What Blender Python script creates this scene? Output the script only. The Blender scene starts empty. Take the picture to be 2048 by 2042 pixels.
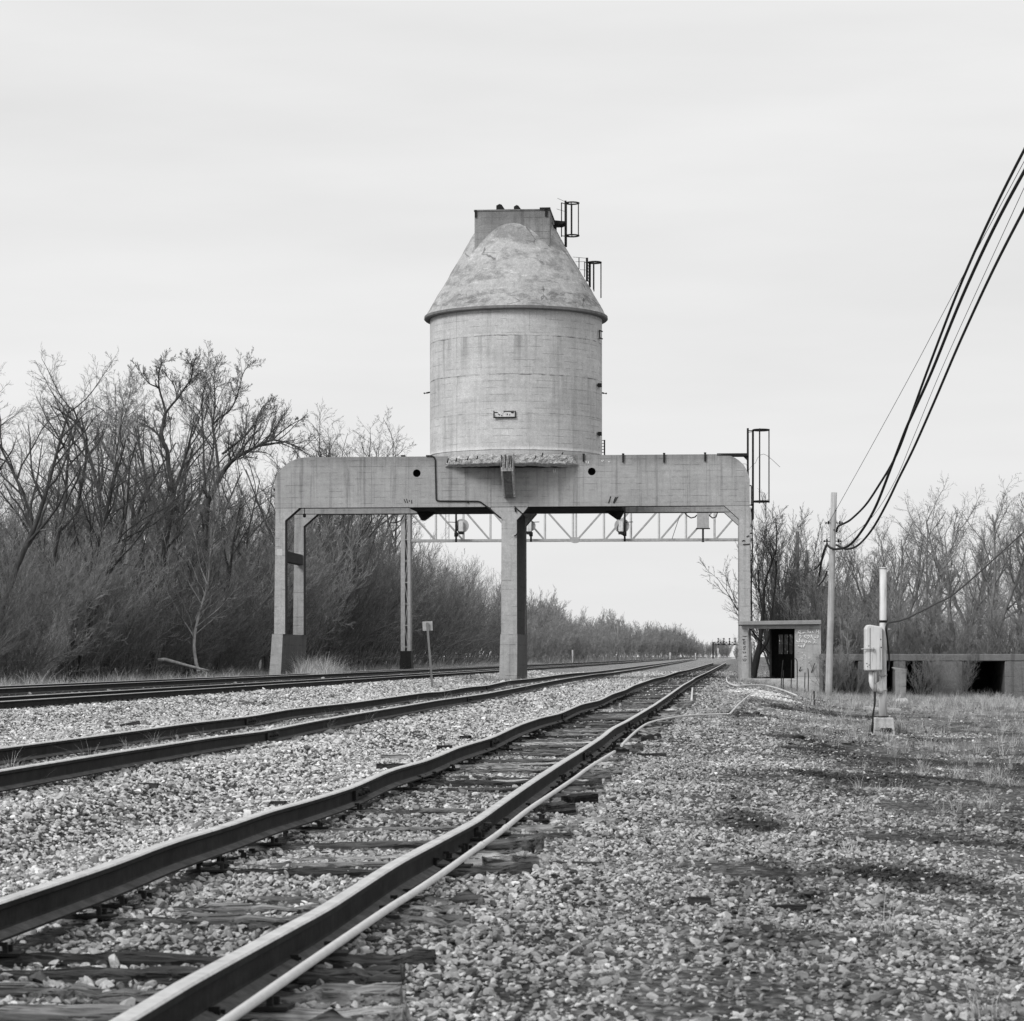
import bpy, math, random
import numpy as np
from mathutils import Vector, Matrix

# ------------------------------------------------------------------ camera, sky, sun, exposure
F = 5150.0          # focal length in pixels of the 2048 px wide photograph
HZ = 1313.0         # horizon row
EYE = 1.35
scene = bpy.context.scene
cam_d = bpy.data.cameras.new("camera")
cam = bpy.data.objects.new("camera", cam_d)
scene.collection.objects.link(cam)
cam.location = (0, 0, EYE)
cam.rotation_euler = (math.radians(90), 0, 0)
cam_d.sensor_width = 36.0
cam_d.sensor_fit = 'HORIZONTAL'
cam_d.lens = F / 2048 * 36.0
cam_d.shift_y = (HZ - 1021) / 2048
cam_d.clip_start = 0.5
cam_d.clip_end = 20000
cam_d.dof.use_dof = True
cam_d.dof.focus_distance = 80
cam_d.dof.aperture_fstop = 11
scene.camera = cam

SUN_EL, SUN_AZ = 38.0, 224.0   # azimuth: clockwise from +Y (view direction); sun behind left
world = bpy.data.worlds.new("World")
scene.world = world
world.use_nodes = True
wt = world.node_tree
for n in list(wt.nodes): wt.nodes.remove(n)
wo = wt.nodes.new('ShaderNodeOutputWorld')
bg = wt.nodes.new('ShaderNodeBackground')
sky = wt.nodes.new('ShaderNodeTexSky')
sky.sky_type = 'NISHITA'
sky.sun_disc = False
sky.sun_elevation = math.radians(SUN_EL)
sky.sun_rotation = math.radians(SUN_AZ)
sky.air_density = 1.0; sky.dust_density = 3.0
bw = wt.nodes.new('ShaderNodeRGBToBW')
wt.links.new(sky.outputs[0], bw.inputs[0])
tc = wt.nodes.new('ShaderNodeTexCoord')
mp = wt.nodes.new('ShaderNodeMapping'); mp.inputs['Scale'].default_value = (2.2, 2.2, 13)
wt.links.new(tc.outputs['Generated'], mp.inputs[0])
cl = wt.nodes.new('ShaderNodeTexNoise'); cl.inputs['Scale'].default_value = 1.6; cl.inputs['Detail'].default_value = 5
wt.links.new(mp.outputs[0], cl.inputs['Vector'])
mr = wt.nodes.new('ShaderNodeMapRange')
mr.inputs['From Min'].default_value = 0.3; mr.inputs['From Max'].default_value = 0.7
mr.inputs['To Min'].default_value = 8.05; mr.inputs['To Max'].default_value = 9.15
wt.links.new(cl.outputs['Fac'], mr.inputs[0])
cp = wt.nodes.new('ShaderNodeMath'); cp.operation = 'MINIMUM'; cp.inputs[1].default_value = 12.0
wt.links.new(bw.outputs[0], cp.inputs[0])
mx = wt.nodes.new('ShaderNodeMix'); mx.data_type = 'FLOAT'; mx.inputs[0].default_value = 0.06
wt.links.new(mr.outputs[0], mx.inputs[2]); wt.links.new(cp.outputs[0], mx.inputs[3])
wt.links.new(mx.outputs[0], bg.inputs['Color'])
bg.inputs['Strength'].default_value = 0.100
wt.links.new(bg.outputs[0], wo.inputs[0])

sd = bpy.data.lights.new("sun", 'SUN'); sd.energy = 2.2; sd.angle = math.radians(20); sd.color = (1, 1, 1)
so = bpy.data.objects.new("sun", sd); scene.collection.objects.link(so)
az, el = math.radians(SUN_AZ), math.radians(SUN_EL)
sdir = Vector((math.sin(az) * math.cos(el), math.cos(az) * math.cos(el), math.sin(el)))
so.rotation_euler = sdir.to_track_quat('Z', 'Y').to_euler()
so.location = (-40, -40, 60)
scene.view_settings.view_transform = 'Standard'
scene.view_settings.look = 'None'
scene.view_settings.exposure = 0.0
scene.view_settings.gamma = 1.0
scene.view_settings.use_curve_mapping = False
scene.cycles.max_bounces = 5
scene.cycles.diffuse_bounces = 3
scene.cycles.use_denoising = False if False else scene.cycles.use_denoising

rnd = random.Random(7)
NP = np.random.default_rng(11)
COL = scene.collection

# ------------------------------------------------------------------ ground heights and tracks
def vnoise(x, y, seed=0):
    x = np.asarray(x, float); y = np.asarray(y, float)
    xi = np.floor(x).astype(np.int64); yi = np.floor(y).astype(np.int64)
    fx = x - xi; fy = y - yi
    fx = fx * fx * (3 - 2 * fx); fy = fy * fy * (3 - 2 * fy)
    def h(a, b):
        n = (a * 374761393 + b * 668265263 + seed * 974634777) & 0x7fffffff
        n = ((n ^ (n >> 13)) * 1274126177) & 0x7fffffff
        n = n ^ (n >> 16)
        return (n & 0xffff) / 65535.0
    return (h(xi, yi) * (1 - fx) + h(xi + 1, yi) * fx) * (1 - fy) + (h(xi, yi + 1) * (1 - fx) + h(xi + 1, yi + 1) * fx) * fy

def fbm(x, y, s=0, o=3):
    a, t, w = 0.0, 1.0, 0.0
    for i in range(o):
        a = a + vnoise(np.asarray(x) * 2 ** i, np.asarray(y) * 2 ** i, s + i) * t; w += t; t *= 0.5
    return a / w

TC, TB, TM = 0.0893, 0.0785, 0.0798
def hC(D): return np.interp(D, [0, 12, 16, 22, 29, 35, 47, 62, 78, 113, 188, 309], [1.15, 1.13, 1.11, 1.11, 1.09, 1.08, 1.05, 1.02, .94, .87, .83, .74])
def xC(D): return -2.70 + TC * D
def xB(D): return -6.60 + TB * D
def xM1(D): return -14.7 + TM * D
def xM2(D): return -19.05 + TM * D

def gz_smooth(X, Y):
    X = np.asarray(X, float); Y = np.asarray(Y, float)
    D = np.clip(Y, 0, 420)
    zc = EYE - hC(D) - 0.275
    fall = np.interp(D, [20, 51, 95, 112], [.18, .26, .5, .66])
    c, b, m1, m2 = (-2.70 + TC * Y), (-6.60 + TB * Y), xM1(Y), xM2(Y)
    xs = [m2 - 14, m2 - 4, m2 - 2.3, m1 + 1.7, m1 + 3.1, b - 1.4, b + 1.4, c - 2.1, c - 1.3, c + 1.3, c + 2.7, c + 6.4, c + 25]
    zs = [.0 * zc - .02, .02 + 0 * zc, .29 + 0 * zc, .29 + 0 * zc, .10 + 0 * zc, .205 + 0 * zc, .205 + 0 * zc, zc, zc, zc, zc - .03, zc - fall, zc - fall - .12]
    z = zs[0] + 0 * X
    for i in range(len(xs) - 1):
        t = np.clip((X - xs[i]) / (xs[i + 1] - xs[i]), 0, 1)
        t = t * t * (3 - 2 * t) * .5 + t * .5
        z = z + (zs[i + 1] - zs[i]) * t
    return z

SAND = None
def gz(X, Y):
    X = np.asarray(X, float); Y = np.asarray(Y, float)
    z = gz_smooth(X, Y)
    fade = np.clip(1.5 - Y / 400, 0, 1)
    off = X - xC(Y)
    rough = np.where(off > 2.4, 1.6, 1.0)
    z = z + fade * rough * ((fbm(X / 1.3, Y / 1.3, 5) - .5) * .07 + (vnoise(X / .32, Y / .32, 9) - .5) * .022)
    if SAND is not None:
        for (sx, sy, ax, ay, hh) in SAND:
            d = ((X - sx) / ax) ** 2 + ((Y - sy) / ay) ** 2
            z = z + hh * np.exp(-d * 1.2)
    return z

def ray(px, py, D): return ((px - 1024) * D / F, D, EYE - (py - HZ) * D / F)
def hit(px, py, dz=0.0, lo=6.0, hi=900.0):
    """first point where the line of sight meets the ground"""
    D = np.geomspace(lo, hi, 4000)
    X = (px - 1024) * D / F; Z = EYE - (py - HZ) * D / F
    g = gz_smooth(X, D) + dz
    k = np.argmax(Z <= g)
    if Z[k] > g[k]: k = len(D) - 1
    return float(X[k]), float(D[k]), float(gz(X[k], D[k]))

_s = hit(1512, 1388); _s2 = hit(1545, 1399)
SAND = [(_s[0], _s[1], 1.0, 5.0, .10), (_s2[0], _s2[1], .7, 4.0, .06)]

def tone(X, Y):
    """ground / stone colour by place: pale ballast left, browner mixed ground right"""
    X = np.asarray(X, float); Y = np.asarray(Y, float)
    off = X - xC(Y)
    n1 = fbm(X / 2.2, Y / 3.2, 21); n2 = fbm(X / .7, Y / .9, 33)
    left = .47 + (n1 - .5) * .14 + (n2 - .5) * .14
    mid = .36 + (n2 - .5) * .24
    n3 = fbm(X / .9, Y / 1.6, 55, 4)
    right = .31 + (n1 - .5) * .24 + (n2 - .5) * .22
    right = right * (1 - .55 * np.clip((n3 - .56) * 9, 0, 1) * (np.clip(off / 4, 0, 1)))
    t = np.where(np.abs(off) < 1.15, mid, np.where(off > 0, right, left))
    t = np.where((off >= 1.15) & (off < 2.6), .33 + (n2 - .5) * .25, t)
    offB = np.abs(X - xB(Y)); t = np.where(offB < .7, .40 + (n2 - .5) * .2, t)
    m1 = X - xM1(Y); t = np.where((m1 < .9) & (m1 > -5.3), .30, t)
    t = np.where(X < xM2(Y) - 4, .16 + (n1 - .5) * .1, t)
    for (sx, sy, ax, ay, hh) in SAND:
        d = ((X - sx) / ax) ** 2 + ((Y - sy) / ay) ** 2
        t = np.where(d + n2 * .8 < 1.3, .72, t)
    # cinder path that crosses the waste ground
    for (px, py, rr, ry) in DARK:
        d = ((X - px) / rr) ** 2 + ((Y - py) / ry) ** 2
        t = t * (1 - .62 * np.clip(1.6 - d - (n2 - .5) * 3.2 - (n1 - .5) * 2.5, 0, 1))
    return np.clip(t, .03, .8)
DARK = []
for (a, b_, r1, r2) in [(1570, 1414, .9, 5), (1625, 1424, 1.0, 4), (1690, 1431, 1.1, 3.5), (1750, 1436, 1, 3), (1600, 1478, .5, 2), (1700, 1491, .6, 2), (1480, 1430, .5, 2.5), (1790, 1565, 1.2, 1.6), (1740, 1520, .9, 2.5), (1560, 1750, .16, 1.2), (1800, 1760, .5, .9), (1495, 1640, .2, .9)]:
    q = hit(a, b_); DARK.append((q[0], q[1], r1, r2))

# ------------------------------------------------------------------ mesh helper
class MB:
    def __init__(s): s.v = []; s.f = []; s.m = []; s.cur = 0; s.sm = []
    def add(s, vs, fs, smooth=False):
        o = len(s.v); s.v += [tuple(p) for p in vs]
        for f in fs: s.f.append(tuple(i + o for i in f)); s.m.append(s.cur); s.sm.append(smooth)
        return s
    def box(s, a, b):
        x0, x1 = sorted((a[0], b[0])); y0, y1 = sorted((a[1], b[1])); z0, z1 = sorted((a[2], b[2]))
        vs = [(x0, y0, z0), (x1, y0, z0), (x1, y1, z0), (x0, y1, z0), (x0, y0, z1), (x1, y0, z1), (x1, y1, z1), (x0, y1, z1)]
        return s.add(vs, [(0, 3, 2, 1), (4, 5, 6, 7), (0, 1, 5, 4), (1, 2, 6, 5), (2, 3, 7, 6), (3, 0, 4, 7)])
    def hexa(s, vs):
        return s.add(vs, [(0, 3, 2, 1), (4, 5, 6, 7), (0, 1, 5, 4), (1, 2, 6, 5), (2, 3, 7, 6), (3, 0, 4, 7)])
    def prism(s, poly, y0, y1):
        """poly: list of (x,z), counter-clockwise seen from -Y; extruded along y"""
        n = len(poly)
        vs = [(x, y0, z) for x, z in poly] + [(x, y1, z) for x, z in poly]
        fs = [tuple(range(n)), tuple(range(2 * n - 1, n - 1, -1))]
        fs += [(i, i + n, (i + 1) % n + n, (i + 1) % n) for i in range(n)]
        return s.add(vs, fs)
    def tube(s, pts, r, n=6, cap=True, smooth=True):
        pts = [Vector(p) for p in pts]; k = len(pts)
        rs = r if isinstance(r, (list, tuple)) else [r] * k
        vs = []; up = None
        for i, p in enumerate(pts):
            d = (pts[min(i + 1, k - 1)] - pts[max(i - 1, 0)])
            d = d.normalized() if d.length > 1e-9 else Vector((0, 0, 1))
            if up is None:
                up = Vector((0, 0, 1)) if abs(d.z) < .9 else Vector((1, 0, 0))
            a = d.cross(up)
            if a.length < 1e-6: a = d.cross(Vector((0, 1, 0)))
            a.normalize(); b = a.cross(d).normalized(); up = b
            for j in range(n):
                t = 2 * math.pi * (j + .5) / n
                vs.append(p + a * (math.cos(t) * rs[i]) + b * (math.sin(t) * rs[i]))
        fs = []
        for i in range(k - 1):
            for j in range(n):
                fs.append((i * n + j, i * n + (j + 1) % n, (i + 1) * n + (j + 1) % n, (i + 1) * n + j))
        if cap:
            s.add(vs, fs, smooth); o = len(s.v) - len(vs)
            s.f.append(tuple(o + j for j in range(n - 1, -1, -1))); s.m.append(s.cur); s.sm.append(False)
            s.f.append(tuple(o + (k - 1) * n + j for j in range(n))); s.m.append(s.cur); s.sm.append(False)
            return s
        return s.add(vs, fs, smooth)
    def bar(s, a, b, w, h=None):
        """square bar between two points"""
        h = h or w
        a = Vector(a); b = Vector(b); d = (b - a).normalized()
        up = Vector((0, 0, 1)) if abs(d.z) < .9 else Vector((0, 1, 0))
        x = d.cross(up).normalized() * (w / 2); y = x.cross(d).normalized() * (h / 2)
        vs = [a - x - y, a + x - y, a + x + y, a - x + y, b - x - y, b + x - y, b + x + y, b - x + y]
        return s.add(vs, [(0, 3, 2, 1), (4, 5, 6, 7), (0, 1, 5, 4), (1, 2, 6, 5), (2, 3, 7, 6), (3, 0, 4, 7)])
    def lathe(s, prof, cx=0, cy=0, n=48, a0=0, a1=2 * math.pi, smooth=True):
        full = abs(a1 - a0 - 2 * math.pi) < 1e-6; m = n if full else n + 1
        vs = []
        for r, z in prof:
            for j in range(m):
                t = a0 + (a1 - a0) * j / n
                vs.append((cx + r * math.cos(t), cy + r * math.sin(t), z))
        fs = []
        for i in range(len(prof) - 1):
            for j in range(n):
                j2 = (j + 1) % m
                fs.append((i * m + j, i * m + j2, (i + 1) * m + j2, (i + 1) * m + j))
        return s.add(vs, fs, smooth)
    def mesh(s, name, mats):
        me = bpy.data.meshes.new(name)
        me.from_pydata([tuple(p) for p in s.v], [], s.f)
        if not isinstance(mats, (list, tuple)): mats = [mats]
        for m in mats: me.materials.append(m)
        if len(s.f):
            me.polygons.foreach_set('material_index', s.m)
            me.polygons.foreach_set('use_smooth', s.sm)
        me.update()
        if 0 < len(s.f) < 9000:
            import bmesh
            bm = bmesh.new(); bm.from_mesh(me); bmesh.ops.recalc_face_normals(bm, faces=bm.faces); bm.to_mesh(me); bm.free()
        return me
    def build(s, name, mats, parent=None, bevel=0, loc=None):
        o = bpy.data.objects.new(name, s.mesh(name, mats))
        COL.objects.link(o)
        if parent: o.parent = parent
        if loc: o.location = loc
        if bevel:
            b = o.modifiers.new('bevel', 'BEVEL'); b.width = bevel; b.segments = 2; b.limit_method = 'ANGLE'; b.angle_limit = .6
        return o

def thing(name, label, cat, loc=(0, 0, 0), rz=0, group=None):
    o = bpy.data.objects.new(name, None); COL.objects.link(o)
    o.empty_display_size = .3
    o.location = loc; o.rotation_euler = (0, 0, rz); o['label'] = label; o['category'] = cat
    if group: o['group'] = group
    return o
def tag(o, label, cat, group=None, kind=None):
    o['label'] = label; o['category'] = cat
    if group: o['group'] = group
    if kind: o['kind'] = kind
    return o
def struct(o, label=None, kind='structure'):
    o['kind'] = kind
    if label: o['label'] = label
    return o
def copy_tree(o, parent=None):
    c = o.copy(); COL.objects.link(c); c.parent = parent
    for ch in o.children: copy_tree(ch, c)
    return c

def shade_faces(o, mat, test):
    """paints shade as a dark material on faces picked by direction"""
    o.data.materials.append(mat); k = len(o.data.materials) - 1
    for p in o.data.polygons:
        if test(p.normal): p.material_index = k
    return o

class Frame:
    """a local frame standing on the ground, turned by theta (clockwise) from the camera's axes"""
    def __init__(s, px, D, z0, theta):
        s.o = ((px - 1024) * D / F, D, z0); s.t = theta; s.c = math.cos(theta); s.s = math.sin(theta)
    def __call__(s, px, py, yp=0.0):
        k = (px - 1024) / F
        x = (k * (s.o[1] + yp * s.c) - s.o[0] - yp * s.s) / (s.c + k * s.s)
        Y = s.o[1] - x * s.s + yp * s.c
        return (x, yp, EYE - (py - HZ) * Y / F - s.o[2])
    def xz(s, px, py, yp=0.0):
        p = s(px, py, yp); return (p[0], p[2])
    def world(s, p):
        return (s.o[0] + p[0] * s.c + p[1] * s.s, s.o[1] - p[0] * s.s + p[1] * s.c, s.o[2] + p[2])

# ------------------------------------------------------------------ materials
class M:
    def __init__(s, name, rough=.9):
        s.m = bpy.data.materials.new(name); s.m.use_nodes = True
        s.t = s.m.node_tree
        s.b = [n for n in s.t.nodes if n.type == 'BSDF_PRINCIPLED'][0]
        s.b.inputs['Roughness'].default_value = rough
        s.b.inputs['Specular IOR Level'].default_value = .25
        s.tc = s.t.nodes.new('ShaderNodeTexCoord')
        s.vec = s.tc.outputs['Object']
    def lk(s, a, b):
        if isinstance(a, (int, float)): b.default_value = a
        elif isinstance(a, tuple): b.default_value = a
        else: s.t.links.new(a, b)
    def map(s, scale, vec=None, loc=(0, 0, 0)):
        n = s.t.nodes.new('ShaderNodeMapping'); n.inputs['Scale'].default_value = scale; n.inputs['Location'].default_value = loc
        s.lk(vec or s.vec, n.inputs[0]); return n.outputs[0]
    def noise(s, scale, detail=3, rough=.5, vec=None, dist=0):
        n = s.t.nodes.new('ShaderNodeTexNoise'); n.inputs['Scale'].default_value = scale
        n.inputs['Detail'].default_value = detail; n.inputs['Roughness'].default_value = rough; n.inputs['Distortion'].default_value = dist
        s.lk(vec or s.vec, n.inputs['Vector']); return n.outputs['Fac']
    def vor(s, scale, vec=None, feature='F1', out='Distance'):
        n = s.t.nodes.new('ShaderNodeTexVoronoi'); n.feature = feature; n.inputs['Scale'].default_value = scale
        s.lk(vec or s.vec, n.inputs['Vector']); return n.outputs[out]
    def math(s, op, a, b=0.0, clamp=False):
        n = s.t.nodes.new('ShaderNodeMath'); n.operation = op; n.use_clamp = clamp
        s.lk(a, n.inputs[0]); s.lk(b, n.inputs[1]); return n.outputs[0]
    def ramp(s, a, lo, hi, o0=0.0, o1=1.0, smooth=False):
        n = s.t.nodes.new('ShaderNodeMapRange'); n.clamp = True
        if smooth: n.interpolation_type = 'SMOOTHSTEP'
        s.lk(a, n.inputs['Value']); s.lk(lo, n.inputs['From Min']); s.lk(hi, n.inputs['From Max'])
        s.lk(o0, n.inputs['To Min']); s.lk(o1, n.inputs['To Max']); return n.outputs[0]
    def mix(s, f, a, b):
        n = s.t.nodes.new('ShaderNodeMix'); n.data_type = 'FLOAT'
        s.lk(f, n.inputs[0]); s.lk(a, n.inputs[2]); s.lk(b, n.inputs[3]); return n.outputs[0]
    def xyz(s, vec=None):
        n = s.t.nodes.new('ShaderNodeSeparateXYZ'); s.lk(vec or s.vec, n.inputs[0]); return n.outputs
    def color(s, val): s.lk(val, s.b.inputs['Base Color']) if not isinstance(val, (int, float)) else setattr(s.b.inputs['Base Color'], 'default_value', (val, val, val, 1)); return s
    def bump(s, h, strength=.5, dist=.02):
        n = s.t.nodes.new('ShaderNodeBump'); n.inputs['Strength'].default_value = strength; n.inputs['Distance'].default_value = dist
        s.lk(h, n.inputs['Height']); s.t.links.new(n.outputs[0], s.b.inputs['Normal']); return s

def concrete(name, base=.40, seams=None, boards=.26, streak=.5, patch=0.0, vseams=None, top=None, speck=.16):
    """board-marked concrete: board lines, cold joints, rain streaks, speckle"""
    m = M(name, .95)
    x, y, z = m.xyz()
    big = m.noise(.55, 4, .6)
    med = m.noise(4.5, 5, .7)
    fine = m.noise(26, 3, .8)
    v = m.math('MULTIPLY', m.ramp(big, .3, .7, .86, 1.12), base)
    v = m.math('MULTIPLY', v, m.ramp(med, .3, .7, .88, 1.11))
    v = m.math('MULTIPLY', v, m.ramp(fine, .25, .75, 1 - speck, 1 + speck))
    # rain streaks: vertical noise, longer than wide
    st = m.noise(1.0, 4, .6, m.map((2.6, 2.6, .12)))
    v = m.math('MULTIPLY', v, m.ramp(st, .52, .72, 1.0, 1.0 - .42 * streak, True))
    st2 = m.noise(1.0, 2, .6, m.map((7.5, 7.5, .25)))
    v = m.math('MULTIPLY', v, m.ramp(st2, .5, .8, 1.03, 1.0 - .22 * streak, True))
    # horizontal board banding + thin broken lines
    hb = m.noise(1.0, 2, .5, m.map((.35, .35, 7)))
    v = m.math('MULTIPLY', v, m.ramp(hb, .3, .7, .94, 1.06))
    wob = m.math('MULTIPLY', m.math('SUBTRACT', m.noise(1.2, 3), .5), .05)
    zz = m.math('ADD', z, wob)
    fr = m.math('FRACT', m.math('DIVIDE', zz, boards))
    ln = m.math('MULTIPLY', m.math('LESS_THAN', fr, .075), m.ramp(m.noise(1.0, 4, .7, m.map((.9, .9, 3))), .49, .58))
    v = m.math('MULTIPLY', v, m.mix(ln, 1.0, .66))
    if seams:
        for z0, amp in seams:
            w2 = m.math('MULTIPLY', m.math('SUBTRACT', m.noise(.8, 5, .7), .5), .12)
            dz = m.math('SUBTRACT', m.math('ADD', z, w2), z0)
            line = m.math('MULTIPLY', m.math('LESS_THAN', m.math('ABSOLUTE', dz), m.ramp(m.noise(3.5, 3), .35, .65, .008, .034)), m.ramp(m.noise(1.9, 4, .7), .40, .56, .1, 1.0))
            v = m.math('MULTIPLY', v, m.mix(line, 1.0, 1 - .6 * min(1, amp + .2)))
            below = m.math('MULTIPLY', m.math('LESS_THAN', dz, 0.0), m.ramp(dz, -2.0, 0.0, 0.0, 1.0))
            sn = m.ramp(m.noise(1.0, 3, .6, m.map((1.7, 1.7, .06), loc=(z0 * 3.1, 1.7, 0))), .54, .66, 0, 1, True)
            v = m.math('MULTIPLY', v, m.mix(m.math('MULTIPLY', m.math('MULTIPLY', below, sn), amp), 1.0, .62))
    if vseams:
        for x0 in vseams:
            vl = m.math('MULTIPLY', m.math('LESS_THAN', m.math('ABSOLUTE', m.math('SUBTRACT', m.math('ADD', x, m.math('MULTIPLY', wob, .5)), x0)), .016), m.ramp(m.noise(1.1, 3), .4, .55))
            v = m.math('MULTIPLY', v, m.mix(vl, 1.0, .72))
    if patch:
        pn = m.noise(1.0, 9, .75, m.map((.62, .62, 1.3), loc=(2, 7, 3)), .3)
        v = m.math('MULTIPLY', v, m.mix(m.ramp(pn, .49, .58, 0, 1), 1.0, 1 - patch))
        v = m.math('MULTIPLY', v, m.ramp(m.noise(7, 6, .8), .3, .7, .80, 1.2))
        lp = m.noise(1.0, 4, .6, m.map((.9, .9, 5.5), loc=(5, 3, 1)))
        v = m.math('MULTIPLY', v, m.mix(m.ramp(lp, .63, .67, 0, 1, True), 1.0, 1.28))
        cr = m.vor(.55, m.map((1, 1, 1.6)), 'DISTANCE_TO_EDGE')
        cr2 = m.math('ADD', cr, m.math('MULTIPLY', m.math('SUBTRACT', m.noise(3, 4), .5), .12))
        v = m.math('MULTIPLY', v, m.mix(m.math('MULTIPLY', m.math('LESS_THAN', m.math('ABSOLUTE', cr2), .014), m.ramp(m.noise(.7, 2), .48, .6)), 1.0, .5))
    # small dark pits
    pit = m.vor(5.5)
    v = m.math('MULTIPLY', v, m.mix(m.math('LESS_THAN', pit, .085), 1.0, .62))
    if top:
        # soot and lichen in an irregular cap under the top edge
        z1, dep, k = top
        t = m.ramp(m.math('ADD', z, m.math('MULTIPLY', m.math('SUBTRACT', m.noise(1.2, 4, .6, m.map((1.5, 1.5, .3))), .5), dep * 2.2)), z1 - dep, z1, 0, 1)
        v = m.math('MULTIPLY', v, m.mix(t, 1.0, 1 - k))
    m.color(v)
    h = m.math('ADD', m.math('MULTIPLY', med, .5), m.math('ADD', m.math('MULTIPLY', fine, .4), m.math('MULTIPLY', ln, -.8)))
    m.bump(h, .55, .03)
    return m.m

def simple(name, v, rough=.85, var=.25, scale=6, metal=0, bump=.3, bd=.01, stretch=(1, 1, 1), spec=.25):
    m = M(name, rough)
    n = m.noise(scale, 5, .65, m.map(stretch))
    n2 = m.noise(scale * 5, 3, .7, m.map(stretch))
    c = m.math('MULTIPLY', m.ramp(n, .3, .7, v * (1 - var), v * (1 + var)), m.ramp(n2, .3, .7, 1 - var * .5, 1 + var * .5))
    m.color(c); m.b.inputs['Metallic'].default_value = metal; m.b.inputs['Specular IOR Level'].default_value = spec
    if bump: m.bump(n2, bump, bd)
    return m.m

MT = {}
MT['steel_dark'] = simple('dark_rusted_steel', .016, .8, .4, 3)
MT['rail_side'] = simple('rusted_rail_side', .019, .8, .5, 2.5, spec=.12)
MT['rail_top'] = simple('worn_rail_head', .62, .38, .22, 5, metal=.5, bump=.15, bd=.003)
MT['rail_top_main'] = simple('polished_rail_head', .62, .3, .1, 5, metal=.85, bump=0)
MT['galv'] = simple('weathered_aluminium_paint', .38, .6, .18, 5)
MT['white_paint'] = None
MT['cable'] = simple('black_cable_jacket', .02, .6, .2, 3)
MT['hose'] = simple('pale_plastic_hose', .60, .6, .10, 6)
MT['rail_foot'] = simple('skylit_rail_foot', .085, .9, .5, 6)  # upper foot faces paler, caught sky light put into the colour
MT['bark_dark'] = simple('dark_wet_bark', .055, .95, .45, 5, stretch=(1, 1, .25))
MT['bark_black'] = simple('near_black_bark', .025, .95, .4, 5, stretch=(1, 1, .25))
MT['bark'] = simple('grey_brown_bark', .17, .95, .45, 5, stretch=(1, 1, .25), bump=.6, bd=.02)
MT['bark_pale'] = simple('pale_peeling_bark', .30, .95, .4, 4, stretch=(1, 1, .25))
def twigs(name, v):
    m = M(name, .9)
    n = m.noise(2.2, 5, .65)
    oi = m.t.nodes.new('ShaderNodeObjectInfo')
    c = m.math('MULTIPLY', m.ramp(n, .3, .7, v * .4, v * 1.6), m.ramp(oi.outputs['Random'], 0, 1, .45, 1.7))
    m.color(c); return m.m
MT['twig'] = twigs('bare_twigs', .24)
MT['twig_dark'] = simple('dark_bare_twigs', .13, .9, .6, 2.2, bump=0)
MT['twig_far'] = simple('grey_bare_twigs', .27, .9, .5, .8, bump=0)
MT['soot_shade'] = simple('soot_shade_concrete', .022, .95, .4, 2)  # near-black for engine soot and for shade painted into holes and undersides
MT['chalk'] = simple('white_chalk_mark', .75, .95, .15, 60, bump=0)
MT['dark_mark'] = simple('dark_scrawl', .05, .95, .3, 30, bump=0)
MT['pale_spall'] = None

def wood(name, v, dark=.45):
    m = M(name, .9)
    g = m.noise(1.0, 5, .7, m.map((1.2, 22, 22)))
    big = m.noise(1.4, 4, .6)
    c = m.math('MULTIPLY', m.ramp(g, .36, .66, v * .30, v * 1.7), m.ramp(big, .3, .7, .65, 1.25))
    cr = m.math('LESS_THAN', m.noise(1.0, 3, .6, m.map((.8, 30, 30), loc=(3, 1, 2))), .44)
    c = m.math('MULTIPLY', c, m.mix(cr, 1.0, dark * .45))
    oi = m.t.nodes.new('ShaderNodeObjectInfo')
    c = m.math('MULTIPLY', c, m.ramp(oi.outputs['Random'], 0, 1, .55, 1.45))
    m.color(c); m.bump(g, 1.0, .03); return m.m
MT['tie'] = wood('weathered_timber', .19)
MT['tie_dark'] = wood('creosoted_timber', .045)
MT['board'] = wood('bleached_timber', .42)
def pole_wood(name, v):
    m = M(name, .9)
    g = m.noise(1.0, 5, .7, m.map((16, 16, .5)))
    c = m.math('MULTIPLY', m.ramp(g, .3, .7, v * .65, v * 1.25), m.ramp(m.noise(2.5, 4, .7), .3, .7, .85, 1.15))
    m.color(c); m.bump(g, .5, .01); return m.m
MT['pole'] = pole_wood('bleached_pole_timber', .42)
MT['pole_dark'] = pole_wood('grey_pole_timber', .2)
def white_paint():
    m = M('chipped_white_paint', .55)
    n = m.noise(9, 5, .7, m.map((1, 1, .5)))
    c = m.mix(m.ramp(n, .66, .69), m.ramp(m.noise(2, 3), .3, .7, .56, .74), .08)
    st = m.noise(1.0, 3, .6, m.map((22, 22, 1.2)))
    c = m.math('MULTIPLY', c, m.ramp(st, .50, .72, 1.0, .50, True))
    m.color(c); m.bump(n, .2, .004); return m.m
MT['white_paint'] = white_paint()
def spall():
    m = M('pale_broken_concrete', .95)
    n = m.noise(6, 6, .75, None, .6)
    c = m.math('MULTIPLY', m.ramp(n, .35, .68, .28, .75), m.ramp(m.noise(28, 3, .8), .3, .7, .85, 1.12))
    m.color(c); m.bump(n, 1.0, .12); return m.m
MT['pale_spall'] = spall()
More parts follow.
